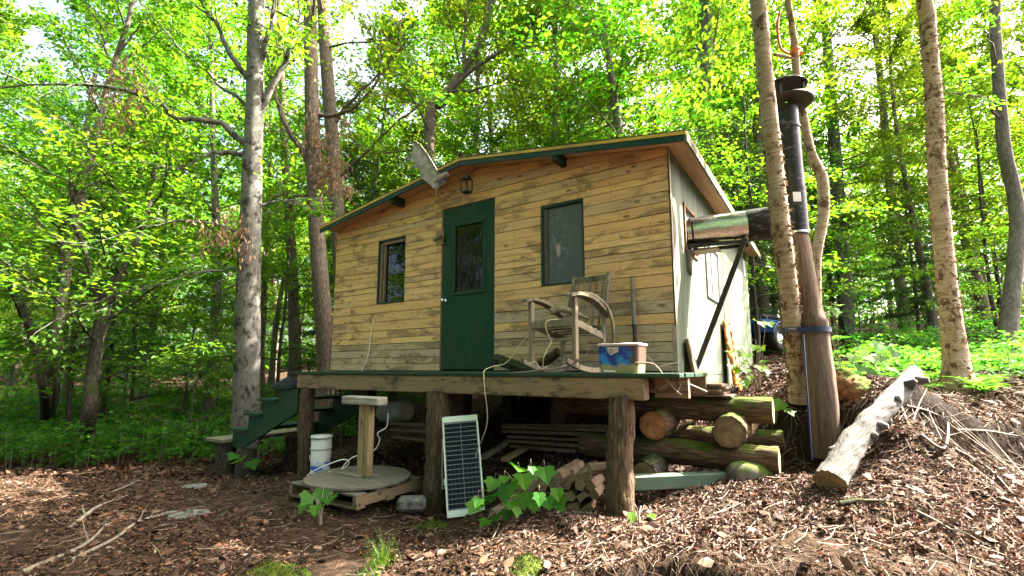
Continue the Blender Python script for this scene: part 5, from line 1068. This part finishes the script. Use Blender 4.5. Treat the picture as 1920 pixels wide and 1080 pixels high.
mA = [template('broadleaf_tree', 'tall bright green broadleaf tree standing in the forest behind the cabin', 15.5, .17, M['bark_grey'], M['leaf'], 31, group=G_M, cb=.22, Rc=3.6, nl=38, twigs=7, nleaf=60, L=.135),
      template('broadleaf_tree', 'tall bright green broadleaf tree standing in the forest behind the cabin', 17.5, .2, M['bark_brown'], M['leaf'], 32, group=G_M, cb=.30, Rc=4.0, nl=38, twigs=7, nleaf=60, L=.14),
      template('broadleaf_tree', 'tall bright green broadleaf tree standing in the forest behind the cabin', 13, .13, M['bark_grey'], M['leaf_y'], 33, group=G_M, cb=.2, Rc=3.2, nl=36, twigs=7, nleaf=58, L=.13)]
G_U = 'young understory trees between the trunks'
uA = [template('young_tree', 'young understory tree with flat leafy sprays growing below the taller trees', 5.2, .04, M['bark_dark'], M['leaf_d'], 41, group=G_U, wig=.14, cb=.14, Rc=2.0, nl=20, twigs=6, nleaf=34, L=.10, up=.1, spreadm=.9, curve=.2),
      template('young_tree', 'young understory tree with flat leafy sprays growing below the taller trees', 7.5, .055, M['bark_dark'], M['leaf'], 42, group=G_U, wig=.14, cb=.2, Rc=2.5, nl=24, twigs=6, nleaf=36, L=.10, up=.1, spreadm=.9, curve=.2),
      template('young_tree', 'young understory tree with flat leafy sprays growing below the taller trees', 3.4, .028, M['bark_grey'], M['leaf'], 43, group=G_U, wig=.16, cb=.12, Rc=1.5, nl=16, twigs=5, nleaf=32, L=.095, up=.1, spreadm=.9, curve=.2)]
G_S = 'dark spruces among the broadleaf trees'
sA = [spruce('spruce_tree', 'dark green spruce standing among the broadleaf trees', 11, .13, 51, G_S), spruce('spruce_tree', 'dark green spruce standing among the broadleaf trees', 7.5, .09, 52, G_S)]
G_T = 'slender leafless lower trunks in the forest'
used = set()
def place(e, x, y, sc=1., rz=None):
    c = e if e.name not in used else copy_tree(e)
    used.add(e.name if c is e else c.name); c.location = (x, y, g1(x, y) - .06); c.rotation_euler = (0, 0, rng.uniform(0, 6.28) if rz is None else rz); c.scale = (sc, sc, sc); return c
SUN_AZ = np.array([.96, .28]); SUN_AZ = SUN_AZ / np.linalg.norm(SUN_AZ)
def blocked(x, y, tall):
    q = np.array([x, y]) - CAB[:2]; lx = q[0] * ca + q[1] * sa; ly = -q[0] * sa + q[1] * ca
    if -6.3 < lx < 1.4 and -2.5 < ly < 6.6: return True
    if tall:
        d = np.array([x, y]) - [2.2, 4.9]; al = d @ SUN_AZ; la = d @ [-SUN_AZ[1], SUN_AZ[0]]
        if -1 < al < 17 and -3.4 < la < 3.6: return True
    return False
pts_ = []
def scatter(kind_list, n, y0, y1, mind, smin, smax, tall, xlim=1.12, xpad=3., seed=1, cond=None):
    rg = np.random.default_rng(seed); k = 0; tr_ = 0
    while k < n and tr_ < n * 60:
        tr_ += 1; y = y0 + (y1 - y0) * rg.random() ** .8; x = rg.uniform(-1, 1) * (y * xlim + xpad)
        if blocked(x, y, tall) or (cond and not cond(x, y)) or any((x - a) ** 2 + (y - b) ** 2 < mind ** 2 for a, b in pts_): continue
        pts_.append((x, y)); place(kind_list[int(rg.integers(len(kind_list)))], x, y, rg.uniform(smin, smax)); k += 1
for x, y, s_, k in ((3.0, 11.5, .95, 0), (-1.2, 13.6, .9, 1), (-8.3, 13.4, .95, 0), (-7.4, 16.5, 1.1, 1), (-11.8, 15.5, 1., 2), (-4.9, 15.2, 1., 2), (.9, 13.2, .9, 0), (-.6, 17, 1.05, 0), (3.6, 18.5, 1.1, 1), (9.5, 16.5, 1., 0), (14.5, 17.5, 1.05, 1), (7.8, 19, 1.1, 0), (11, 21, 1.15, 1)): place(mA[k], x, y, s_); pts_.append((x, y))
GAP = lambda x, y: abs(x / y - .74) > .05 and abs(x / y - .085) > .035
scatter(mA, 46, 12.5, 30, 2.0, .75, 1.1, True, seed=2, cond=GAP)
scatter(mA, 30, 28, 50, 2.6, .9, 1.25, True, seed=3, cond=GAP)
scatter(sA, 9, 14, 26, 1.6, .6, .95, True, seed=4, cond=lambda x, y: not (-14 < x < -6))
for x, y, s, k in ((-2.9, 11.6, .7, 1), (-4.4, 13.5, .75, 0), (5.6, 11.6, .8, 1), (7.2, 15.5, .9, 1), (11.6, 13.6, .62, 1), (13.2, 15.2, .7, 1), (10.4, 15.4, .66, 0)): place(sA[k], x, y, s); pts_.append((x, y))
for x, y, s, k in ((-9.5, 10.5, 1., 1), (-7.6, 11.3, .9, 0), (-11.5, 8.6, 1., 1), (-6.2, 9.4, .8, 2), (-8.8, 7.2, .85, 2), (-10.4, 12.4, 1.1, 1), (-13.5, 11, 1.1, 1), (-5.9, 12.2, 1., 1), (4.9, 9.6, .85, 1), (6.4, 12.6, .95, 1), (3.6, 11.2, 1., 1), (8.2, 11.2, .8, 2), (10.8, 10.6, .85, 1), (12.6, 12.2, 1., 1), (9.6, 9.2, .7, 2), (1.4, 11.8, 1., 1), (-.6, 11.2, .9, 1)): place(uA[k], x, y, s); pts_.append((x, y))
scatter(uA, 60, 10, 30, 1.2, .7, 1.25, False, seed=5)
# unseen trees added beside and behind the viewer to shade the slope and show in panes
for x, y, s, k in ((-6, -5, 1., 0), (-2.5, -7, 1, 1), (2.5, -6, .95, 2), (-11, 0.5, 1., 1), (-4.6, -10, 1.1, 0), (-8.5, -8, 1.1, 1), (-9.5, 3.6, .9, 2), (-10, -3, 1., 0), (-.5, -11, 1.1, 0), (-7.5, -13, 1.2, 1), (-3.6, -3.4, .8, 2), (2.4, .1, 1, 1), (-3.2, -.9, 1.05, 0), (-13, 2, 1, 0), (-15.5, 4.5, 1.1, 1), (-14, -2, 1.1, 1), (.5, -8.5, 1, 0), (-18, 1, 1.1, 0)): place(mA[k], x, y, s)
for x, y, s, k in ((-6.5, -1.8, 1, 1), (-1, -4.4, 1.1, 1), (-4.6, -6.2, 1.2, 1), (-8, -4.6, 1.2, 1), (-9.2, 1.6, 1.1, 1), (-12, 4.6, 1.1, 1), (-11.5, 0, 1.2, 1), (.6, -5.6, 1.2, 1), (1.8, -8, 1.2, 1), (-16, 2.4, 1.3, 1)): place(uA[k], x, y, s)
for k in list(mA) + list(uA) + list(sA): assert k.name in used, k.name
# wood in the distance, one mass
fm = MB(); rg = np.random.default_rng(61); n_ = 4600
az = rg.uniform(-1.12, 1.12, n_); dist = rg.uniform(42, 66, n_); zc = -1 + 19 * rg.random(n_) ** 1.25
cx_ = np.sin(az) * dist; cy_ = np.cos(az) * dist; cz_ = gz(cx_, cy_) + zc; m_ = 34
C3 = np.repeat(np.stack([cx_, cy_, cz_], 1), m_, 0) + rg.normal(0, 1, (n_ * m_, 3)) * [1.5, 1.5, .7]
leaves(fm, C3, rg.normal(0, 1, (len(C3), 3)) * [1, 1, .5], np.array([0, 0, 1.]) + rg.normal(0, .6, (len(C3), 3)), rg.uniform(.28, .55, len(C3)), .6)
tag(fm.build('distant_forest', M['leaf']), None, None, kind='stuff')

# =================================================================== LOW PLANTS
def maple(mb, B, fwd, nrm, L, mi=0):
    f = unit(np.array(fwd, float)); s = unit(np.cross(nrm, f)); nn = np.cross(f, s)
    out = [(0, 0), (.30, -.06), (.52, .10), (.42, .22), (.62, .50), (.40, .50), (.28, .62), (.0, 1.), (-.28, .62), (-.40, .50), (-.62, .50), (-.42, .22), (-.52, .10), (-.30, -.06)]
    V = [B + f * .34 * L]; 
    for a, b in out: V.append(B + s * a * L + f * b * L + nn * (.16 * abs(a) - .10 * max(0, b - .4)) * L)
    mb.add(V, [(0, 1 + i, 1 + (i + 1) % 14) for i in range(14)], mi)
def leafy(name, label, base, leafs, Y, L0, mat, droop=.5, stem=.004, cat='plant', scale=None):
    rg = np.random.default_rng(len(name) + int(base[0] * 50) % 97); e = thing(name, label, cat, base); ms = MB(); ml = MB(); hub = np.array([0, 0, .12])
    for px_, py_, w in leafs:
        Yl = Y + rg.uniform(-.18, .18); p = at(px_, py_, Yl) - base; L = w / 900 * Yl * 1.05
        a = rg.uniform(0, 6.28); d = unit(np.array([p[0] + rg.normal(0, .12), -.75 + rg.normal(0, .3), -droop + rg.normal(0, .25)])); nr = unit(np.array([rg.normal(0, .35), -.8, .75 + rg.normal(0, .2)]))
        b = p - d * L * .4; maple(ml, b, d, nr, L)
        ms.tube(smooth_path([np.array([rg.normal(0, .008), rg.normal(0, .008), -.03]), hub + (b - hub) * .35 + [0, 0, .02], b - d * .03 + [0, 0, .02], b], 8), np.linspace(stem, stem * .35, 8), 5)
    ms.build('stem', M['twig'], e, True); ml.build('foliage', mat, e); return e
cr = lambda lst, ox, oy, s: [(ox + x / s, oy + y / s, w / s) for x, y, w in lst]
leafy('maple_sapling', 'bright green maple seedling growing in front of the firewood pile', gp(985, 962), cr([(920, 670, 120), (1005, 678, 55), (1090, 705, 120), (955, 745, 130), (830, 738, 70), (755, 770, 105), (850, 815, 150), (760, 850, 130), (660, 880, 70), (630, 920, 90), (700, 900, 65), (920, 860, 100), (955, 890, 90), (1010, 905, 105), (1050, 860, 80), (1100, 885, 95), (1165, 830, 80), (1178, 895, 100), (905, 940, 75), (845, 960, 85), (780, 980, 70), (705, 1012, 80), (985, 840, 60), (870, 900, 80)], 700, 680, 3.375), 3.6, .1, M['leaf_fg'])
leafy('leafy_sprig', 'small bright green seedling in front of the old pallet', gp(600, 985), cr([(670, 985, 100), (780, 960, 110), (842, 988, 105), (662, 1040, 110), (740, 1065, 90)], 400, 680, 3.858), 4.15, .1, M['leaf_fg'])
leafy('leafy_sprig', 'tiny two-leaved seedling at the right corner of the pallet', gp(694, 945), cr([(1130, 955, 60), (1155, 985, 60)], 400, 680, 3.858), 4.5, .1, M['leaf_fg'])
leafy('leafy_sprig', 'seedling with drooping leaves in front of the stumps under the stairs', gp(450, 895), cr([(140, 680, 80), (185, 705, 110), (285, 735, 95)], 400, 680, 3.858), 6.3, .1, M['leaf_fg'])
leafy('maple_sapling', 'sunlit yellow-green sapling growing against the green side wall', drop(2.9, 5.7, 0), cr([(600, 480, 110), (690, 410, 100), (790, 520, 110), (700, 500, 90), (740, 590, 100), (620, 650, 100), (770, 690, 110), (760, 835, 120), (890, 130, 80), (960, 165, 100), (1040, 165, 110), (940, 660, 120), (950, 450, 110), (870, 430, 100), (1000, 700, 100), (680, 690, 90), (820, 770, 80), (980, 590, 90)], 1270, 580, 6), 5.35, .1, M['leaf_y'])
leafy('leafy_sprig', 'sunlit seedling beside the cut end of the sill log', gp(1455, 790), [(1440, 748, 24), (1462, 760, 22), (1480, 772, 22), (1437, 755, 18)], 4.7, .1, M['leaf_y'])
leafy('leafy_sprig', 'pale small seedling at the foot of the right porch post', gp(1200, 985), [(1185, 970, 20), (1205, 974, 18), (1222, 968, 16)], 3.55, .1, M['leaf_y'])
leafy('leafy_sprig', 'sunlit leaves beside the bare pole above the blue strap', drop(3.35, 4.9, 0), [(1550, 575, 24), (1565, 585, 22), (1548, 592, 20), (1572, 572, 18)], 4.8, .1, M['leaf_y'])
leafy('maple_sapling', 'green seedling standing on the mound behind the bleached log', gp(1640, 700), [(1625, 668, 26), (1650, 672, 28), (1668, 690, 26), (1612, 690, 24), (1645, 650, 24), (1600, 672, 22), (1676, 662, 24), (1635, 700, 24)], 5.2, .1, M['leaf'])
def tuft(name, label, c, n, h, spread, seed):
    rg = np.random.default_rng(seed); ml = MB()
    for k in range(n):
        p = np.array([rg.normal(0, spread), rg.normal(0, spread), 0]); p[2] = g1(c[0] + p[0], c[1] + p[1]) - c[2] - .01; q = path(p, (rg.normal(0, .25), rg.normal(0, .25), 1), h * rg.uniform(.5, 1.15), 4, rg, .12, (rg.normal(0, .3), rg.normal(0, .3), -.2)); w = .0035; s = np.array([math.cos(k), math.sin(k), 0]) * w; V = []
        for i, a in enumerate(q): V += [a - s * (1 - i / 4.3), a + s * (1 - i / 4.3)]
        ml.add(V, [(2 * i, 2 * i + 1, 2 * i + 3, 2 * i + 2) for i in range(4)])
    o = ml.build(name, M['grass']); o.location = c; return tag(o, label, 'grass tuft')
tuft('grass_tuft', 'tall bright green grass tuft in the foreground left of the solar panel', gp(718, 1062), 70, .2, .035, 1); tuft('grass_tuft', 'small low grass tuft below the tall foreground grass', gp(690, 1085), 50, .09, .05, 2)
def mossy(name, label, c, rx, ry, h, seed):
    rg = np.random.default_rng(seed); n_ = 26; t = np.linspace(-1, 1, n_); A, B = np.meshgrid(t, t); A = A.ravel(); B = B.ravel(); r = np.hypot(A, B); x = A * rx; y = B * ry
    z = gz(c[0] + x, c[1] + y) - c[2] + h * np.clip(1 - r ** 2, -.6, 1) * (1 + .5 * fbm(np.stack([x, y, 0 * x], 1) * 18, 3, seed)) - .008 - .05 * np.clip(r - .8, 0, 1); V = np.stack([x, y, z], 1); i = np.arange(n_ - 1)[:, None] * n_ + np.arange(n_ - 1)[None]
    mb = MB().add(V, np.stack([i, i + 1, i + n_ + 1, i + n_], -1).reshape(-1, 4)); k = 900; id_ = rg.integers(0, len(V), k); id_ = id_[r[id_] < .9]
    leaves(mb, V[id_] + rg.normal(0, .006, (len(id_), 3)), np.array([0, 0, 1.]) + rg.normal(0, .6, (len(id_), 3)), rg.normal(0, 1, (len(id_), 3)), rg.uniform(.01, .024, len(id_)), .3)
    o = mb.build(name, M['moss'], None, True); o.location = c; return tag(o, label, 'moss')
mossy('moss_cushion', 'bright green moss cushion on the litter below the middle deck post', gp(805, 988), .18, .14, .05, 1); mossy('moss_cushion', 'bright moss patch at the bottom of the picture below the maple seedling', gp(985, 1060), .12, .15, .045, 2); mossy('moss_cushion', 'flat moss patch at the bottom edge left of the grass tuft', gp(515, 1075), .24, .15, .04, 3)
# undergrowth: too many to count
def undergrowth(name, spots, mat, seed, Lr=(.06, .11), h=(.15, .7), n=(8, 22)):
    rg = np.random.default_rng(seed); ml = MB(); ms = MB(); sp_ = np.array(spots); Z = gz(sp_[:, 0], sp_[:, 1])
    for (x, y), z in zip(spots, Z):
        hh = rg.uniform(*h); a0_ = rg.uniform(0, 6.28)
        for k in range(int(rg.integers(2, 5))):
            a = a0_ + k * 2.1 + rg.normal(0, .3); p0 = np.array([x, y, z + hh * rg.uniform(.5, 1)]); p1 = p0 + np.array([math.cos(a), math.sin(a), rg.uniform(-.15, .3)]) * rg.uniform(.15, .45); spray(ml, rg, p0, p1, int(rg.integers(*n)), rg.uniform(*Lr), .09, .025, .3)
        ms.tube([(x, y, z - .03), (x + rg.normal(0, .03), y + rg.normal(0, .03), z + hh)], [.005, .003], 3, cap=False)
    ml.v += ms.v; off = ml.n; ml.f += [(F + off, 1) for F, _ in ms.f]; ml.n += ms.n
    return tag(ml.build(name, [mat, M['twig']]), None, None, kind='stuff')
rg = np.random.default_rng(71); sL = []
while len(sL) < 1500:
    y = rg.uniform(7.3, 19); x = rg.uniform(-1.25 * y - 1, -3.2)
    if x > -4.9 and y < 8.6 or y < 7.0 + .16 * (x + 9) * (x > -9) + .35 * vnoise(np.array([[x * .9, 0, 0]]), 4)[0]: continue
    sL.append((x, y))
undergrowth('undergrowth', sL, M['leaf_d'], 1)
sR = []
while len(sR) < 340:
    y = rg.uniform(4.9, 16); x = rg.uniform(3.3, 1.25 * y + 2)
    if y < 5.6 and x < 5.4 or blocked(x, y, False): continue
    sR.append((x, y))
undergrowth('undergrowth', sR, M['leaf_d'], 2, h=(.06, .5))
# ferns on the right-hand bank
fe = MB(); rg = np.random.default_rng(77)
for k in range(120):
    y = rg.uniform(4.6, 10); x = rg.uniform(3.8, 1.2 * y + 1.)
    if blocked(x, y, False) or (x - 4.88) ** 2 + (y - 5.3) ** 2 < .08: continue
    z = g1(x, y)
    for f_ in range(int(rg.integers(4, 8))):
        a = rg.uniform(0, 6.28); ln = rg.uniform(.25, .55); q = path((x, y, z), (math.cos(a) * .7, math.sin(a) * .7, .9), ln, 8, rg, .03, (math.cos(a) * .5, math.sin(a) * .5, -1.0)); d = np.gradient(q, axis=0)
        for i in range(1, 9):
            sd = unit(np.cross(d[i], [0, 0, 1.])); w = ln * .32 * (1 - (i / 9) ** 1.4) + .015
            for sg in (-1, 1): leaves(fe, q[i][None], (sd * sg + unit(d[i]) * .4)[None], np.array([[0, 0, 1.]]) + rg.normal(0, .2, (1, 3)), np.array([w]), .3, .05)
tag(fe.build('fern_cover', M['leaf_d']), None, None, kind='stuff')

# =================================================================== LITTER, STICKS, ROOTS
def litter(name, n, region, L, mat, seed, wid=.55, curl=.35, lift=.012):
    rg = np.random.default_rng(seed); x0, x1, y0, y1 = region; x = rg.uniform(x0, x1, n * 4); y = y0 + (y1 - y0) * rg.random(n * 4) ** 1.25; k = np.abs(x) < y * 1.25 + .8; k &= fbm(np.stack([x * 1.9, y * 1.9, 0 * x], 1), 3, 17) + rg.normal(0, .16, len(x)) > -.16 - .3 * (x > .2); e = .05; k &= (np.hypot(gz(x + e, y) - gz(x - e, y), gz(x, y + e) - gz(x, y - e)) / (2 * e) + rg.normal(0, .12, len(x)) < .95); x = x[k][:n]; y = y[k][:n]
    z = gz(x, y); e = .04; nx_ = -(gz(x + e, y) - z) / e; ny_ = -(gz(x, y + e) - z) / e; nr = unit(np.stack([nx_, ny_, np.ones(len(x))], 1)); k = len(x)
    nr2 = unit(nr + rg.normal(0, curl, (k, 3))); a = rg.uniform(0, 6.28, k); f = np.stack([np.cos(a), np.sin(a), 0 * a], 1); f = f - nr2 * (f * nr2).sum(1)[:, None]
    mb = MB(); B = np.stack([x, y, z], 1) + nr * rg.uniform(.002, lift, k)[:, None]; leaves(mb, B, f, nr2, L * rg.uniform(.45, 1.35, k), wid, rg.uniform(-.3, .45), six=True)
    return tag(mb.build(name, mat), None, None, kind='stuff')
litter('leaf_litter', 100000, (-7, 6.2, 1.9, 8.2), .030, M['litter'], 81, .5, .26)
litter('leaf_litter', 6500, (-7, 6.2, 1.9, 8.2), .07, M['litter'], 86, .62, .5, .025)
n = N('sunlit_pale_leaf'); M['litter_sunlit'] = n.bsdf(n.ramp(n.rand(), [(0, (0.07, 0.0372, 0.027)), (0.35, (0.16, 0.093, 0.0728)), (0.7, (0.27, 0.1767, 0.1508)), (0.92, (0.44, 0.3348, 0.312)), (1, (0.36, 0.1116, 0.0468))]), .75, spec=.25)  # pale straw tones with the sunlit ground's brightness painted into the colour
litter('sunlit_pale_litter', 26000, (.35, 5.2, 2.0, 6.6), .03, M['litter_sunlit'], 85, .28)
litter('leaf_litter', 26000, (-12, 12, 6.5, 16), .08, M['litter'], 82)
def twigs(name, n, region, seed, Lr=(.05, .22), r=.0016):
    rg = np.random.default_rng(seed); mb = MB(); x0, x1, y0, y1 = region; x = rg.uniform(x0, x1, n); y = rg.uniform(y0, y1, n); z = gz(x, y)
    for i in range(n):
        a = rg.uniform(0, 6.28); l = rg.uniform(*Lr); q = np.array([[x[i] + math.cos(a) * l * t, y[i] + math.sin(a) * l * t, 0] for t in (-.5, 0, .5)]); q[1, :2] += rg.normal(0, .06 * l, 2); q[:, 2] = gz(q[:, 0], q[:, 1]) + [.008 + rg.uniform(0, .02), .014, .006 + rg.uniform(0, .03)]
        rr_ = r * rg.uniform(.6, 1.8); mb.tube(q, [rr_, rr_, rr_ * .6], 3, cap=False)
    return tag(mb.build(name, M['twig']), None, None, kind='stuff')
twigs('twig_debris', 2200, (.4, 4.6, 2.2, 5.2), 83); twigs('twig_debris', 700, (-5, .6, 2.2, 6), 84)
twigs('brush_debris', 420, (3.3, 6.8, 3.7, 5.4), 87, (.2, .7), .0032)
rl_ = MB(); rg = np.random.default_rng(91)
for k_ in range(360):
    if k_ < 200: x = rg.uniform(.3, 3.2); y = float(2.76 - .06 * (x - 1) + .34 * vnoise(np.array([[x * 1.3, 0, 3.]]), 31)[0] + rg.normal(0, .08) + .06)
    else: x = rg.uniform(3.2, 6.5); y = 4.42 + rg.normal(0, .1)
    q = path((x, y, g1(x, y) - .01), (rg.normal(0, 1.), -.7, rg.uniform(-.1, .35)), rg.uniform(.10, .45), 7, rg, .3, (0, -.2, -1.3)); q[:, 2] = np.maximum(q[:, 2], gz(q[:, 0], q[:, 1]) + .004); r_ = rg.uniform(.0012, .0035); rl_.tube(q, np.linspace(r_, r_ * .4, 8), 3, cap=False)
tag(rl_.build('bank_rootlets', M['rootlet']), None, None, kind='stuff')
def ground_stick(label, pxs, r, seed=1, mat='twig', twg=2, name='fallen_stick', lift=.6, cat='stick'):
    P = [gp(a, b) + [0, 0, r * lift] for a, b in pxs]; return stickthing(name, label, P, r, M[mat], cat, 22, 8, .15, None, twg, seed)
M['stick'] = wood('grey_stick_bark', [(.17, .145, .115), (.22, .19, .15)], 0, stain=.4, knots=False)
ground_stick('long pale stick running from the bottom left corner up the slope', [(40, 1076), (133, 1037), (173, 1013), (198, 985)], .016, 1, 'stick')
ground_stick('long lichen-spotted stick lying right of the pale stick at lower left', [(133, 1053), (213, 1013), (267, 977), (360, 955)], .014, 2, 'stick', 4)
ground_stick('curved stick lying on the litter at left, higher up the slope', [(130, 993), (160, 968), (187, 950), (240, 930)], .015, 3, 'stick')
ground_stick('thin straight stick furthest up the left slope near the undergrowth', [(187, 935), (240, 912), (287, 892)], .014, 4, 'stick')
ground_stick('short dark root showing in the litter below the stairs', [(403, 973), (433, 960), (477, 957)], .02, 5, 'bark_dark', 0, 'surface_root', .2, 'root')
ground_stick('thin curved stick on the litter below the solar panel', [(880, 1032), (905, 1022), (925, 1013), (962, 1006)], .007, 6, 'stick')
ground_stick('thin stick lying in the sunlit litter right of the right post', [(1215, 975), (1270, 982), (1330, 968), (1400, 940)], .007, 7, 'stick', 4)
ground_stick('dark short stick lying at the foot of the bleached log', [(1575, 948), (1610, 942), (1642, 948)], .018, 8, 'bark_dark', 1)
ground_stick('pale bent stick at the lower right on the dark bank', [(1828, 1005), (1850, 993), (1870, 978), (1873, 950)], .008, 9, 'stick', 1)
for i, (lb, pts) in enumerate((('pale root looping out of the bank under the birch', [(1728, 820), (1770, 845), (1778, 800), (1765, 770)]), ('long thin root trailing down the right bank', [(1780, 840), (1850, 880), (1900, 930)]), ('pale root running right along the top of the bank', [(1790, 810), (1850, 812), (1915, 822)]), ('curved root at the upper right above the dark bank', [(1700, 765), (1740, 775), (1790, 800), (1830, 850)]), ('thin root hanging over the bank at lower right', [(1720, 965), (1760, 985), (1800, 1010)]))): ground_stick(lb, pts, .011, 30 + i, 'stick', 3, 'surface_root', 1.6, 'root')
a = at(1566, 712, 4.9); b = at(1690, 775, 4.45); log('rotten brown log with mossy top on the mound behind the bleached log', a, b, .13, .15, bark('rotten_wood', (.05, .024, .012), (.2, .10, .05), (.27, .16, .09), (10, 10, 10), .02, moss=(.06, .085, .012)), 'cut_old', nz=.3, seed=31, ridge=.15, name='rotten_log')
for i, (px_, py_, sx, lb) in enumerate(((370, 912, .16, 'flat pale stone half buried below the stair foot'), (355, 893, .12, 'flat grey stone half buried behind the pale one'), (345, 965, .24, 'broad flat dark stone in the litter at lower left'))):
    c = gp(px_, py_); n_ = 9; th = np.linspace(0, np.pi, n_); ph = np.linspace(0, 2 * np.pi, 18, endpoint=False); V = np.array([[math.sin(t) * math.cos(p), math.sin(t) * math.sin(p), math.cos(t)] for t in th for p in ph]); V = V * (1 + .25 * fbm(V * 1.3 + i * 9, 3, 4))[:, None] * [sx, sx * .7, .03]; j = np.arange(18)[None]; ii_ = np.arange(n_ - 1)[:, None] * 18
    o = MB().add(V, np.stack([ii_ + j, ii_ + 18 + j, ii_ + 18 + (j + 1) % 18, ii_ + (j + 1) % 18], -1).reshape(-1, 4)).build('flat_stone', M['stone'], None, True); o.location = c + [0, 0, -.008]; tag(o, lb, 'stone')

# =================================================================== LIGHT
EL = R_(48); az = math.atan2(SUN_AZ[0], SUN_AZ[1])
w = bpy.data.worlds.new('World'); scene.world = w; w.use_nodes = True; nt = w.node_tree; bg = nt.nodes['Background']; sk = nt.nodes.new('ShaderNodeTexSky'); sk.sky_type = 'NISHITA'; sk.sun_disc = False; sk.sun_elevation = EL; sk.sun_rotation = az; sk.dust_density = 8.; sk.air_density = .55; sk.ozone_density = 0.; nt.links.new(sk.outputs[0], bg.inputs[0]); bg.inputs[1].default_value = .12
sl = bpy.data.lights.new('sun', 'SUN'); sl.energy = 4.7; sl.angle = R_(.5); sl.color = (1, .92, .79); so = bpy.data.objects.new('sun', sl); COL.objects.link(so)
dS = Vector((SUN_AZ[0] * math.cos(EL), SUN_AZ[1] * math.cos(EL), math.sin(EL))); so.rotation_euler = dS.to_track_quat('Z', 'Y').to_euler(); so.location = (10, 0, 20)
vs = scene.view_settings; scene.display_settings.display_device = 'sRGB'; vs.view_transform = 'Standard'; vs.look = 'None'; vs.exposure = 3.6; vs.gamma = 1
cy = scene.cycles; cy.max_bounces = 7; cy.diffuse_bounces = 4; cy.glossy_bounces = 3; cy.transmission_bounces = 4; cy.transparent_max_bounces = 4; cy.sample_clamp_indirect = 8; cy.use_denoising = True; cy.caustics_reflective = False; cy.caustics_refractive = False
